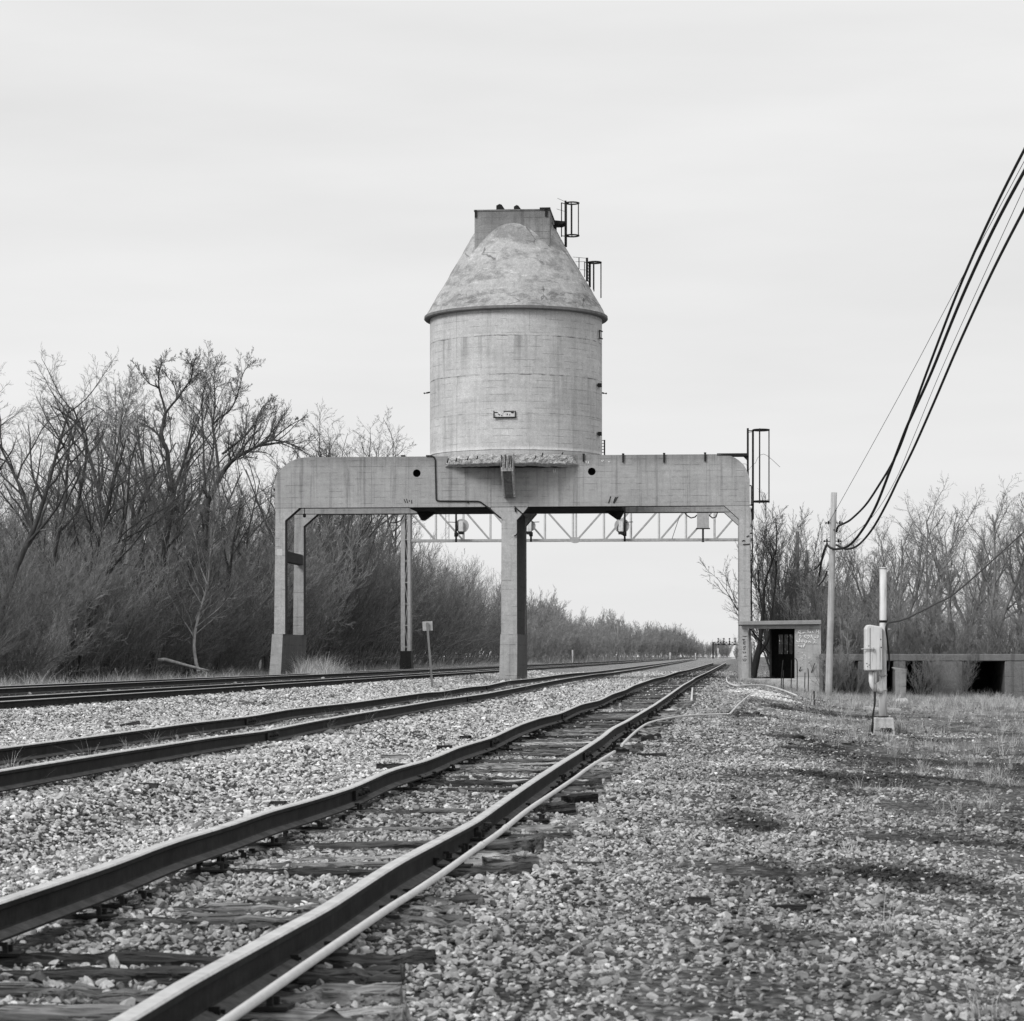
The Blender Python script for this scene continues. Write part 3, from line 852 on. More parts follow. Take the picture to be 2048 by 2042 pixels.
# thick battered piers at the foot
def pier(l_top, r_top, l_bot, r_bot, y0, y1, ztop=1268, e=.06):
    x0, x1 = T(l_top, 1268)[0], T(r_top, 1268)[0]; a0, a1 = T(l_bot, 1345)[0], T(r_bot, 1345)[0]
    z1 = zt(ztop); z0 = ZB
    k = (z1 - z0) / (z1 - zt(1345)); b0 = x0 + (a0 - x0) * k; b1 = x1 + (a1 - x1) * k
    mb = MB(); mb.hexa([(b0, y0 - e * k, z0), (b1, y0 - e * k, z0), (b1, y1 + e * k, z0), (b0, y1 + e * k, z0), (x0, y0, z1), (x1, y0, z1), (x1, y1, z1), (x0, y1, z1)])
    return shade_faces(mb.build('pier', c_pier, tower), c_pier_shade, INNER)
pier(545, 566.5, 540, 563, -.12, 7.2)
pier(1001, 1034.8, 999, 1034.5, -.06, 6.5)
# tie beam between the left legs, half way up
mb = MB(); x0, x1 = T(556, 1110)[0], T(569, 1110)[0]
mb.box((x0, .7382, zt(1121)), (x1, 5.6618, zt(1099))); mb.build('tie_beam', c_shade, tower, bevel=.03)  # shade between the legs painted over the whole tie beam
# bunker floor between the beams, sooty from the engines below
mb = MB(); x0, x1 = T(816, 1010)[0], T(1243, 1010)[0]; zf = zt(1014)
mb.box((x0, .752, zf - .012), (x1, 5.648, zf + .5))
for xx in (x0, x1):
    s = 1 if xx == x0 else -1
    mb.prism([(xx, zf - .02), (xx + s * .22, zf - .42), (xx + s * .38, zf - .42), (xx + s * .95, zf - .02)] if s > 0 else [(xx, zf - .02), (xx - .95, zf - .02), (xx - .38, zf - .42), (xx - .22, zf - .42)], 3.6, 4.2)
mb.build('bunker_floor', MT['soot_shade'], tower)
# silo drum
DX, DY = T(1032, 750, 2.9)[0], 2.9
R = 4.27
zc_ = lambda py: EYE - (py - HZ) * (T.o[1] + DY) / F - T.o[2]
z_eave = zc_(641); zb = zt(911, 123.6)
mb = MB()
prof = [(0.0, zb + .5), (R - .35, zb + .5), (R, zb + .3)]
nn = 40
for i in range(nn + 1): prof.append((R, zb + .3 + (z_eave + .2 - zb - .3) * i / nn))
prof.append((R - .6, z_eave + .2))
mb.lathe(prof, DX, DY, 128)
mb.build('silo', c_drum, tower)
# lower part of the drum, reaching down between the beams
mb = MB(); mb.lathe([(0, zt(926)), (R - .03, zt(926)), (R - .03, zb + .35)], DX, DY + .0, 96); mb.build('silo_base', c_drum, tower)
# broken, spalled lip where the drum hangs over the front beam
mb = MB(); na, nzv = 150, 16; vs = []; rr_ = random.Random(3)
a0, a1 = math.radians(-90 - 47.5), math.radians(-90 + 47.5)
za, zb_ = zt(906.5, 123.6), zt(931, 123.6)
def nz3(a, b, s): return float(fbm(np.array([a]), np.array([b]), s, 4)[0]) - .5
for i in range(na + 1):
    a = a0 + (a1 - a0) * i / na; e = abs(2 * i / na - 1)
    lo = zb_ + (nz3(i / 9, 3.3, 4)) * .10 - .0 * e; hi = za + nz3(i / 5, 1.7, 8) * .10 - max(0, e - .9) * 3.5
    for j in range(nzv + 1):
        t = j / nzv
        bulge = .05 + .05 * math.sin(math.pi * min(1, t * 1.1)) + nz3(i / 4.5, j / 3.5, 12) * .17 + nz3(i / 1.6, j / 1.4, 40) * .05
        if t < .2: bulge -= (.2 - t) * 1.6
        if t > .93: bulge -= (t - .93) * 1.4
        rr = R + bulge
        vs.append((DX + rr * math.cos(a), DY + rr * math.sin(a), lo + (hi - lo) * t))
m1 = nzv + 1; fs = []
for i in range(na):
    for j in range(nzv): fs.append((i * m1 + j, (i + 1) * m1 + j, (i + 1) * m1 + j + 1, i * m1 + j + 1))
o_ = len(vs)
for i in range(na + 1):
    a = a0 + (a1 - a0) * i / na; vs.append((DX + (R - 1.9) * math.cos(a), DY + (R - 1.9) * math.sin(a), zb_ - .02))
k0 = len(fs)
for i in range(na): fs.append((i * m1, o_ + i, o_ + i + 1, (i + 1) * m1))
mb.add(vs, fs)
for i in range(k0, len(fs)): mb.m[i] = 1  # underside of the lip blackened, painted shade
mb.build('broken_lip', [MT['pale_spall'], MT['soot_shade']], tower)
# exposed reinforcing bars on the lip
mb = MB()
for (a, b0, b1) in [(1002.5, 910, 934), (1010, 909, 936), (1017.5, 911, 936), (1021.5, 911, 935)]:
    x, _, z = T(a, b0, -1.62); x2, _, z2 = T(a + .5, b1, -1.62); mb.tube([(x, -1.6, z), (x2 + .02, -1.66, (z + z2) / 2), (x2, -1.6, z2)], .026, 5)
for (a, b0, b1, yp) in [(897, 917, 926, -.3), (914, 916, 924, -.75), (937, 913, 921, -1.15), (956, 912, 919, -1.4), (1072, 912, 918, -1.45), (1086, 906, 914, -1.3), (1126, 905, 909, -.8)]:
    x, _, z = T(a, b0, yp); x2, _, z2 = T(a, b1, yp); mb.tube([(x, yp - .06, z), (x2 - .05, yp - .1, z2)], .03, 5)
mb.build('reinforcing_bar', MT['steel_dark'], tower)
# chute stub hanging under the lip
mb = MB(); xl, xr = T(1002, 930, -1.4)[0], T(1027, 930, -1.4)[0]
z0, z1, z2 = zt(907, 123.6), zt(943, 123.7), zt(995, 124.9)
def sl(y, z, e=0): return [(xl + e, y, z), (xr - e, y, z)]
mb.hexa([(xl, -1.5, z1), (xr, -1.5, z1), (xr, 0.01, z1), (xl, 0.01, z1), (xl, -1.55, z0), (xr, -1.55, z0), (xr, 0.01, z0), (xl, 0.01, z0)])
xl2, xr2 = T(1007, 990, -.3)[0], T(1031, 990, -.3)[0]
def sheared(xa0, xa1, xb0, xb1, ya, yb, yt=0.0):
    return [(xb0, yb, z2), (xb1, yb, z2), (xb1, yt, z2), (xb0, yt, z2), (xa0, ya, z1 - .002), (xa1, ya, z1 - .002), (xa1, yt, z1 - .002), (xa0, yt, z1 - .002)]
mb.hexa(sheared(xl, xl + .09, xl2, xl2 + .09, -1.5, -.36)); mb.hexa(sheared(xr - .09, xr, xr2 - .09, xr2, -1.5, -.36))
mb.build('chute', MT['pale_spall'], tower, bevel=.02)
mb = MB(); mb.hexa(sheared(xl + .092, xr - .092, xl2 + .092, xr2 - .092, -1.38, -.28)); mb.build('chute_back', simple('chute_plate', .17, .9, .5, 2.5), tower)
# shallow pilaster over the centre leg
mb = MB(); xa, xb = T(978.5, 980)[0], T(1056, 980)[0]
mb.box((xa, -.03, zt(1014.5)), (xa + .07, .02, zt(938))); mb.build('rib', c_beam, tower)
mb = MB(); mb.box((xb - .07, -.03, zt(1014.3)), (xb, .02, zt(938))); mb.build('rib', c_beam, tower)
# eave ring and conical roof
mb = MB(); Re = 4.56
mb.lathe([(R - .3, z_eave - .0), (Re - .05, z_eave - .02), (Re - .05, z_eave - .02), (Re, z_eave + .03), (Re, z_eave + .03), (Re - .01, z_eave + .15), (Re - .01, z_eave + .15), (Re - .2, z_eave + .19)], DX, DY, 128, smooth=False)
eo = mb.build('eave_ring', concrete('shaded_eave_concrete', .17, boards=9, streak=.6, speck=.3), tower)  # shadow line of the eave painted as a dark ring
r0, r1 = 4.50, 2.06; zr0, zr1 = z_eave + .16, zc_(467)
sl_ = (zr1 - zr0) / (r0 - r1)
mb = MB(); prof = []
for i in range(41):
    r = r0 + (1.5 - r0) * i / 40; prof.append((r, zr0 + (r0 - r) * sl_))
vs = []; n = 160
for k, (r, z) in enumerate(prof):
    for j in range(n):
        t = 2 * math.pi * j / n
        d = (nz3(math.cos(t) * 3 + 9, math.sin(t) * 3 + k / 5, 61)) * .09 + nz3(t * 9, k / 1.7, 71) * .03
        vs.append((DX + (r + d) * math.cos(t), DY + (r + d) * math.sin(t), z))
fs = [(i * n + j, i * n + (j + 1) % n, (i + 1) * n + (j + 1) % n, (i + 1) * n + j) for i in range(40) for j in range(n)]
mb.add(vs, fs, True); mb.build('cone_roof', c_roof, tower)
# head house that grows out of the cone
hx0, hx1 = T(949, 480, .95)[0], T(1100, 480, .95)[0]; hy0, hy1 = .95, 4.75
zh = zt(422, 126); zlow = zc_(535)
mb = MB(); mb.box((hx0, hy0, zlow), (hx1, hy1, zh)); mb.build('head_house', c_head, tower, bevel=.03)
mb = MB(); mb.box((hx0 - .03, hy0 - .03, zh - .0), (hx1 + .03, hy0 + .25, zh + .07)); mb.box((hx0 - .03, hy1 - .25, zh), (hx1 + .03, hy1 + .03, zh + .07))
mb.box((hx0 - .03, hy0 + .25, zh), (hx0 + .2, hy1 - .25, zh + .07)); mb.box((hx1 - .2, hy0 + .25, zh), (hx1 + .03, hy1 - .25, zh + .07)); mb.build('coping', c_head, tower)
mb = MB()
for xx, w in ((hx0 + .04, .07), (hx1 - .22, .1)):
    mb.box((xx - .02, hy0 - .07, zh - .30), (xx + w, hy0 - .0, zh + .05))
mb.box((hx1 - .5, hy0 - .1, zh + .05), (hx1 + .02, hy0 + .1, zh + .13)); mb.build('corner_bracket', MT['steel_dark'], tower)
for (a, w, h) in ((1000, .45, .32), (1034, .38, .26)):
    x, _, _ = T(a, 415, 1.3); mb = MB()
    mb.prism([(x - w * .4, zh + .071), (x + w * .9, zh + .071), (x + w * .55, zh + .12), (x + w * .2, zh + h + .04), (x - w * .05, zh + h + .08), (x - w * .4, zh + h)], 1.25, 1.5)
    mb.build('hoist_lug', MT['steel_dark'], tower)
# caged ladders
def ladder(parent, rails_pts, rung_n, r=.028):
    mb = MB()
    for a, b in rails_pts: mb.bar(a, b, r * 2.2, r * 2.2)
    (a, b), (c, d) = rails_pts
    for i in range(1, rung_n):
        t = i / rung_n; mb.tube([Vector(a).lerp(Vector(b), t), Vector(c).lerp(Vector(d), t)], .013, 5)
    return mb
def cage(mb, cx, cy, rad, zlo, zhi, rings, bars, r=.022, squash=1.0, a0=-110, a1=110):
    """hoops open towards -x, with vertical strips"""
    for z in rings:
        pts = [(cx + rad * squash * math.cos(math.radians(a)), cy + rad * math.sin(math.radians(a)), z) for a in range(a0, a1 + 1, 11)]
        mb.tube(pts, r * 1.3, 5)
        mb.bar(pts[0], (cx - rad * .5, pts[0][1], z), r * 2.2); mb.bar(pts[-1], (cx - rad * .5, pts[-1][1], z), r * 2.2)
    for a in bars:
        x, y = cx + rad * squash * math.cos(math.radians(a)), cy + rad * math.sin(math.radians(a))
        mb.bar((x, y, zlo), (x, y, zhi), r * 1.6)
# upper ladder beside the head house
yl = 2.9
lx = T(1131.5, 430, yl)[0]; lx0 = T(1123, 430, yl)[0]; cxr = T(1157, 410, yl)[0]
zT = zc_(404.5); zB_ = zc_(494)
mb = ladder(tower, [((lx, yl - .22, zB_), (lx, yl - .22, zT)), ((lx, yl + .22, zB_), (lx, yl + .22, zT))], 9, .045)
mb.bar((lx0, yl, zc_(475)), (lx0, yl, zc_(407)), .05); mb.bar((lx0, yl, zc_(407)), (lx, yl - .2, zc_(411)), .04); mb.bar((lx0, yl, zc_(473)), (lx, yl - .2, zc_(475)), .04)
mb.tube([(lx, yl, zc_(405)), (T(1115, 398, yl)[0], yl, zc_(398))], .012, 4); mb.tube([(lx, yl, zc_(425)), (T(1113, 419, yl)[0], yl, zc_(419))], .012, 4)
mb.build('ladder', MT['steel_dark'], tower)
mb = MB(); cx = (lx + cxr) / 2 - .0; rad = (cxr - lx) / 2 + .02
cage(mb, cx, yl, rad, zc_(473), zc_(408), [zc_(473), zc_(408)], [-95, -20, 25, 95], .03, a0=-165, a1=165); mb.build('ladder_cage', MT['steel_dark'], tower)
mb = MB(); p0 = T(1110, 445, yl); p1 = T(1130, 449, yl)
mb.prism([(p0[0], zc_(453)), (T(1124, 453, yl)[0], zc_(453)), (p1[0], zc_(450)), (p1[0], zc_(447)), (p0[0], zc_(445))], yl - .5, yl + .5); mb.box((p0[0] - .05, yl - .4, zc_(460)), (p0[0] + .06, yl + .4, zc_(453))); mb.build('platform', MT['steel_dark'], tower)
# lower ladder on the cone
lx = T(1174.5, 520, yl)[0]; lx2 = T(1179, 520, yl)[0]; cxr = T(1200, 525, yl)[0]
mb = ladder(tower, [((lx, yl - .25, zc_(566)), (lx, yl - .25, zc_(519))), ((lx2, yl + .25, zc_(575)), (lx2, yl + .25, zc_(523)))], 8, .05)
xa = T(1158, 517, yl)[0]; mb.bar((xa, yl, zc_(540)), (xa, yl, zc_(517)), .045)
xb = T(1169, 526, yl)[0]; mb.bar((xb, yl, zc_(556)), (xb, yl, zc_(526)), .04); mb.bar((xb, yl, zc_(526)), (lx, yl, zc_(527)), .035)
for (a, b) in (((1146, 515.5), (1175, 518.5)), ((1151, 525), (1170, 525)), ((1160, 541), (1174, 542))):
    mb.tube([(T(a[0], a[1], yl)[0], yl, zc_(a[1])), (T(b[0], b[1], yl)[0], yl, zc_(b[1]))], .012, 4)
mb.build('ladder', MT['steel_dark'], tower)
mb = MB(); cx = (lx2 + cxr) / 2; rad = (cxr - lx2) / 2 + .05
cage(mb, cx, yl, rad, zc_(598), zc_(526), [zc_(527)], [-5], .034, a0=-165, a1=165); cage(mb, cx, yl, rad, zc_(583), zc_(526), [], [-100, 100], .03); mb.build('ladder_cage', MT['steel_dark'], tower)
# right-hand caged ladder at the end of the beam
yl = .38; zz = lambda py: EYE - (py - HZ) * 124.4 / F - T.o[2]
xA, xB_, xD = T(1495.5, 900, yl)[0], T(1506, 900, yl)[0], T(1538, 900, yl)[0]
mb = ladder(tower, [((xA, yl - .23, zz(982)), (xA, yl - .23, zz(857))), ((xB_, yl + .23, zz(1038)), (xB_, yl + .23, zz(860)))], 1, .045)
for i in range(12): mb.tube([(xA, yl - .23, zz(862 + i * 10)), (xA + .02, yl + .5, zz(862 + i * 10))], .012, 4)
mb.bar((xA, yl, zz(861)), (xB_, yl, zz(861)), .04); mb.bar((xA, yl, zz(864.5)), (xB_, yl, zz(863)), .03)
x_ = T(1502.5, 980, yl)[0]; mb.bar((x_, yl, zz(1012)), (x_, yl, zz(971)), .05); mb.bar((T(1499, 971, yl)[0], yl, zz(971)), (x_, yl, zz(971)), .05); mb.bar((T(1499, 1010, yl)[0], yl, zz(1010)), (xB_, yl, zz(1010)), .05)
mb.bar((x_, yl, zz(1018)), (T(1505.5, 1040, yl)[0], yl, zz(1040)), .06)
mb.build('ladder', MT['steel_dark'], tower)
mb = MB(); cx = (xB_ + xD) / 2; rad = (xD - xB_) / 2
cage(mb, cx, yl, rad, zz(1006), zz(858), [zz(860), zz(1003)], [-5, 100, -100], .034, 1.0, a0=-176, a1=176); mb.build('ladder_cage', MT['steel_dark'], tower)
mb = MB(); a = T(1434, 908, .2); b = T(1497, 910, .2)
mb.box((a[0], .0, zz(912.5)), (b[0], .75, zz(907.3))); mb.prism([(T(1486, 913, .2)[0], zz(912.8)), (T(1495, 922, .2)[0], zz(922)), (b[0], zz(922)), (b[0], zz(912.8))], .1, .3); mb.build('platform', MT['steel_dark'], tower)
# conduit down the right leg and loose wire
mb = MB(); x_ = T(1504, 1100, .3)[0]
mb.tube([(T(1503.5, 1020, .3)[0], .3, zz(1020)), (x_ + .02, .3, zz(1100)), (T(1502.5, 1180, .3)[0], .3, zz(1180)), (T(1504, 1245, .3)[0], .3, zz(1243))], .032, 6)
for q in (1068, 1122, 1165): mb.box((T(1499, q, .3)[0], .27, zz(q)), (T(1505.5, q, .3)[0], .33, zz(q - 2.5)))
mb.build('conduit', MT['cable'], tower)
mb = MB(); pts = [T(a, b, .2) for a, b in ((1483, 927.5), (1492, 928), (1498, 939), (1506, 929), (1511, 926), (1515, 916), (1521, 910), (1527, 908), (1534, 911), (1545, 920), (1560, 934))]
mb.tube(pts, .012, 4); pts = [T(a, b, .2) for a, b in ((1506, 1040), (1512, 1075), (1519, 1112))]; mb.tube(pts, .018, 4); mb.build('loose_wire', MT['cable'], tower)
# steel stubs along the top edge of the beam
for (a, b0, b1) in [(1167, 909.5, 923), (1246, 909, 924.5), (1328, 908, 925), (1410, 907, 922.5)]:
    x, _, z = T(a, b1, 0); mb = MB(); mb.box((x - .035, -.09, z), (x + .045, -.001, T(a, b0, 0)[2])); mb.box((x - .05, -.09, T(a, b0, 0)[2] + .001), (x + .06, .2, T(a, b0, 0)[2] + .05)); mb.build('steel_stub', MT['steel_dark'], tower)
# electric conduit across the front
mb = MB(); pts = [T(a, b, -.05) for a, b in ((852, 911.5), (862, 911.6), (868, 914), (870.5, 920), (871, 940), (872.3, 998), (873.5, 1001), (880, 1002), (955, 1002.6), (961, 1004), (980, 1018), (989, 1026), (1002, 1037))]
mb.tube(pts, .035, 6); mb.tube([T(a, b, -.05) for a, b in ((1029, 1012.5), (1034, 1018), (1045, 1027.5))], .03, 5); mb.tube([T(a, b, -.05) for a, b in ((1030, 1016), (1031.5, 1024))], .04, 5)
mb.tube([T(a, b, -.05) for a, b in ((936, 1002), (936, 1006.5))], .03, 5); mb.build('conduit', MT['cable'], tower)
# bulkhead lamp under the left end
mb = MB(); x, _, z = T(609, 1017, .4); mb.tube([(x, .4, z), (x, .4, z - .28)], .02, 5); mb.lathe([(0.03, z - .25), (.08, z - .30), (.075, z - .42), (0, z - .45)], x, .4, 10); mb.build('lamp', MT['steel_dark'], tower)
# name plate on the silo
def on_drum(px, py, e=.0):
    """point of the photograph on the drum's face"""
    k = (px - 1024) / F; lo = None
    yp = 2.9 - R
    for _ in range(12):
        x = T(px, py, yp)[0]; yp = DY - math.sqrt(max(.01, (R + e) ** 2 - (x - DX) ** 2))
    return T(px, py, yp)
mb = MB(); a = on_drum(988.5, 835); b = on_drum(1031, 823)
y = min(a[1], b[1]) - .02
mb.box((a[0], y - .03, a[2]), (b[0], y, b[2])); mb.cur = 1
w = b[0] - a[0]; h = b[2] - a[2]
mb.box((a[0] - .03, y - .07, a[2] - .04), (b[0] + .03, y - .031, a[2] + .02)); mb.box((a[0] - .03, y - .06, a[2] + .02), (a[0] + .02, y - .031, b[2] + .03)); mb.box((b[0] - .03, y - .06, a[2] + .02), (b[0] + .02, y - .031, b[2] + .03)); mb.box((a[0] + .45 * w, y - .05, b[2] - .01), (b[0] - .05, y - .031, b[2] + .03))
for (u, v, du, dv) in [(.10, .82, .20, .22), (.20, .55, .06, .2), (.26, .42, .06, .32), (.36, .30, .06, .28), (.42, .62, .05, .12), (.46, .88, .07, .14), (.62, .5, .06, .34), (.73, .4, .07, .24), (.86, .8, .16, .3), (.07, .25, .1, .1)]:
    cx_, cz_ = a[0] + u * w, a[2] + v * h; rr = random.Random(int(u * 100))
    pts = [(cx_ + du * w * .5 * math.cos(t) * rr.uniform(.7, 1.1), cz_ + dv * h * .5 * math.sin(t) * rr.uniform(.7, 1.1)) for t in [i * math.pi / 4 for i in range(8)]]
    mb.prism(pts, y - .036, y - .029)
mb.build('plaque', [simple('worn_enamel', .6, .6, .2, 8), MT['steel_dark']], tower)
# small brackets and hatches at the drum's edge
for (a, b, s) in [(853.5, 786, -1), (1207.5, 786.5, 1)]:
    x, _, z = T(a, b, 2.9); mb = MB(); mb.bar((x - s * .2, 2.9, z + .04), (x + s * .02, 2.9, z), .07); mb.tube([(x, 2.9, z), (x + s * .10, 2.9, z - .02)], .02, 5); mb.lathe([(0, z - .06), (.04, z - .03), (.04, z + .02), (0, z + .03)], x + s * .12, 2.9, 8); mb.build('bracket', MT['steel_dark'], tower)
for (a, b) in [(1199, 771), (1199, 868)]:
    x, _, z = T(a, b, 2.0); mb = MB(); mb.box((x - .06, 1.55, z - .08), (x + .12, 2.1, z + .07)); mb.build('bracket', MT['steel_dark'], tower)
mb = MB(); xx = T(1200, 676, 2.2)[0]; mb.bar((xx, 1.75, zc_(685)), (xx, 1.75, zc_(668)), .05); mb.bar((xx, 1.76, zc_(668.5)), (xx + .12, 2.2, zc_(668.5)), .05); mb.bar((xx, 1.76, zc_(683)), (xx + .12, 2.2, zc_(683)), .05); mb.build('hatch_frame', MT['steel_dark'], tower)
mb = MB(); xx = T(1209, 895, 2.9)[0]
mb.bar((xx, 2.9, zc_(913)), (xx, 2.9, zc_(881)), .07); mb.bar((xx - .17, 2.9, zc_(913)), (xx - .17, 2.9, zc_(881)), .03)
for q in (882, 888, 894, 900, 906): mb.bar((xx - .25, 2.9, zc_(q)), (xx, 2.9, zc_(q)), .03)
mb.build('ladder', MT['steel_dark'], tower)
# junction box on top of the beam, hose stub and scratches
mb = MB(); x, _, z = T(806, 912.5, .3); mb.box((x - .1, .2, z - .01), (x + .1, .5, z + .05)); mb.build('bracket', MT['steel_dark'], tower)
mb = MB(); x, _, z = T(548.5, 979, .4); mb.box((x - .03, .3, z - .05), (x + .05, .5, z + .05)); mb.build('bracket', MT['steel_dark'], tower)
# handle on the centre leg
mb = MB(); mb.tube([T(a, b, -.05) for a, b in ((1028, 1072), (1032, 1070.5), (1035, 1066), (1037, 1060))], .03, 5); mb.build('bracket', MT['steel_dark'], tower)
# figures scratched into the beam: 17 / 19
def strokes(fr, polys, yp, r, mat, parent, name):
    mb = MB()
    for p in polys:
        pts = [fr(a, b, yp) for a, b in p]
        mb.tube(pts, r, 5)
    return mb.build(name, mat, parent)
strokes(T, [[(1221.3, 992.5), (1219.5, 999), (1217, 1006.5)], [(1231.5, 994), (1229, 999), (1227, 1006)], [(1229, 1000.5), (1231, 996.5), (1235.8, 993.5), (1233, 998.5), (1230.5, 1002), (1228, 1006.3)]], -.006, .028, MT['dark_mark'], tower, 'scratched_number')
strokes(T, [[(808, 998), (811, 1005)], [(813, 997.5), (815, 1006)], [(818, 1000), (819.5, 1003)], [(823, 1000), (823.5, 1007)]], -.006, .022, MT['dark_mark'], tower, 'scratched_mark')
strokes(T, [[(1172, 922), (1172.5, 928)], [(1177, 923), (1176.5, 929)], [(1203, 921), (1205, 924), (1207, 920)], [(1217, 923), (1220, 925)]], -.006, .02, MT['chalk'], tower, 'scratched_mark')
strokes(T, [[(1107, 938), (1108, 946)], [(1111, 938), (1110.5, 945)]], -.006, .02, MT['chalk'], tower, 'scratched_mark')
# rebar scars on the right leg
strokes(T, [[(1486, 1089), (1500, 1088)], [(1484, 1082.5), (1487, 1080.5), (1490, 1082)], [(1493, 1074), (1498, 1071)]], -.006, .026, MT['dark_mark'], tower, 'scratched_mark')
# small pale paint patch on the left leg
mb = MB(); a = T(553.5, 1111, 0); b = T(564.5, 1098, 0); mb.box((a[0], -.004 + .012, a[2]), (b[0], .03, b[2]));
mb.build('paint_patch', simple('pale_paint_patch', .55, .9, .1, 9), tower)

# ------------------------------------------------------------------ signal bridge behind the tower
S = Frame(1150, 185.0, .35, TH)
zs = lambda py, D=185.0: EYE - (py - HZ) * D / F - S.o[2]
sb = thing('signal_bridge', 'pale steel lattice signal bridge spanning all the tracks just behind the coaling tower', 'signal bridge', S.o, -TH)
zt_, zb2 = zs(1019), zs(1080)
def truss(y):
    xs = [S(p, 1050, y)[0] for p in (818, 873, 928, 982, 1036, 1091, 1147, 1153, 1209, 1263, 1319, 1373, 1430, 1484, 1507)]
    ch = MB(); ch.box((xs[0] - .1, y - .06, zb2 - .085), (xs[-1], y + .06, zb2 + .085)); ch.box((xs[0] - .1, y - .06, zt_ - .08), (xs[-1], y + .06, zt_ + .08))
    ch.build('chord', MT['galv'], sb)
    for i, x in enumerate(xs[:-1]):
        mb = MB(); mb.box((x - .045, y - .05, zb2 + .086), (x + .045, y - .02, zt_ - .081)); mb.box((x - .11, y - .05, zb2 + .086), (x - .075, y - .02, zt_ - .081)); mb.build('upright', MT['galv'], sb)
        if i in (6, 13): continue
        x2 = xs[i + 1]
        mb = MB()
        if i < 6: mb.bar((x + .1, y + .02, zt_ - .09), (x2 - .12, y + .02, zb2 + .09), .05, .10)
        else: mb.bar((x + .1, y + .02, zb2 + .09), (x2 - .12, y + .02, zt_ - .09), .05, .10)
        mb.build('diagonal', MT['galv'], sb)
truss(0.0); truss(1.1)
mb = MB(); x = S(1150, 1080, -.1)[0]; mb.prism([(x - .45, zb2 - .09), (x - .1, zb2 - .22), (x + .1, zb2 - .22), (x + .45, zb2 - .09)], -.1, .1); mb.box((x - .3, -.1, zb2 - .089), (x + .3, -.07, zb2 + .2)); mb.build('splice_plate', MT['galv'], sb)
def column(px0, px1):
    a = S(px0, 1200, 0)[0]; b = S(px1, 1200, 0)[0]
    mb = MB()
    for (u, v) in ((a, a + .30), (b - .20, b)):
        mb.box((u, -.16, -1.2), (v, -.12, zt_ + .1)); mb.box((u, .96, -1.2), (v, 1.0, zt_ + .1)); mb.box((u + (v - u) * .4, -.12, -1.2), (u + (v - u) * .4 + .03, .96, zt_ + .1))
    mb.build('column', MT['galv'], sb)
    lac = MB(); z = .2; s = 1
    while z < zt_ - 1.4:
        p, q = (a + .28, b - .18) if s > 0 else (b - .18, a + .28)
        lac.hexa([(p - .02, -.118, z), (p + .02, -.118, z), (p + .02, -.10, z), (p - .02, -.10, z), (q - .02, -.118, z + 1.5), (q + .02, -.118, z + 1.5), (q + .02, -.10, z + 1.5), (q - .02, -.10, z + 1.5)])
        lac.box((a + .3, -.117, z + 1.46), (b - .2, -.08, z + 1.53)); lac.bar((p, -.08, z), (q, .9, z + 1.5), .09)
        z += 1.55; s = -s
    lac.build('lacing', MT['galv'], sb)
    mb = MB(); mb.hexa([(a - .15, -.4, -1.5), (b + .2, -.4, -1.5), (b + .2, 1.2, -1.5), (a - .15, 1.2, -1.5), (a - .02, -.2, 1.4), (b + .04, -.2, 1.4), (b + .04, 1.04, 1.4), (a - .02, 1.04, 1.4)]); mb.build('column_foot', MT['steel_dark'], sb)
column(802, 821); column(1483, 1502)
# signals hung on the bridge
def disc_signal(px_disc, px_pole, r_px, label, box=True, hang=None):
    D = 184.0; xd, _, zd = S(px_disc, 1051.5, -.55); xp = S(px_pole, 1050, -.55)[0]
    t = thing('railway_signal', label, 'railway signal', S.world((xp, -.55, zb2)), -TH, 'round target signals on the lattice bridge')
    dx, dz = xd - xp, zd - zb2
    mb = MB(); mb.tube([(0, 0, -.15), (0, 0, 2.0)], .075, 8); mb.tube([(0, 0, .25), (0, 0, .55)], .14, 8); mb.build('pole', MT['steel_dark'], t)
    mb = MB(); r = r_px * 185 / F; prof = [(0, 0), (r, 0), (r, .03), (0, .03)]
    n = 32; vs = []
    ring = [(dx + r * math.cos(2 * math.pi * i / n), dz + r * math.sin(2 * math.pi * i / n)) for i in range(n)]
    mb.prism(ring, .12, .15); mb.build('target_disc', MT['galv'], t)
    mb = MB(); mb.box((dx - .22, -.16, dz - .42), (dx + .12, .115, dz + .30)); mb.build('lamp_housing', MT['white_paint'], t, bevel=.03)
    mb = MB(); mb.bar((-.05, -.02, dz + .25), (-.6 if px_disc > px_pole else .6, -.02, dz + .27), .05); mb.build('arm', MT['steel_dark'], t); mb = MB(); mb.box((dx - .24, -.14, dz - .62), (dx + .14, .05, dz - .425)); mb.bar((-.3 if dx < 0 else .3, 0, dz - .5), (dx - .1 if dx > 0 else dx + .1, 0, dz - .5), .08); mb.build('bracket', MT['steel_dark'], t)
    mb = MB(); mb.tube([(dx - .22, -.1, dz + .1), (dx - .33, -.1, dz - .2), (dx - .2, -.1, dz - .55), (0, 0, dz - .7)], .035, 6); mb.build('cable_loop', MT['cable'], t)
    return t
disc_signal(923.5, 912.2, 14.0, 'round pale signal target left of the tower\'s centre leg, on the bridge\'s left half')
disc_signal(1060, 1062, 11.0, 'round signal target half hidden behind the tower\'s centre leg')
disc_signal(1243.5, 1249.5, 15.0, 'round pale signal target in the middle of the right opening of the tower')
xp, _, z0 = S(1406, 1083, -.5)
t = thing('railway_signal', 'square pale signal back plate on a short post near the tower\'s right leg', 'railway signal', S.world((xp, -.5, zb2)), -TH)
mb = MB(); mb.box((-.07, -.07, -.1), (.07, .07, .78)); mb.tube([(0, 0, -.12), (0, 0, -.2)], .1, 8); mb.build('post', MT['steel_dark'], t)
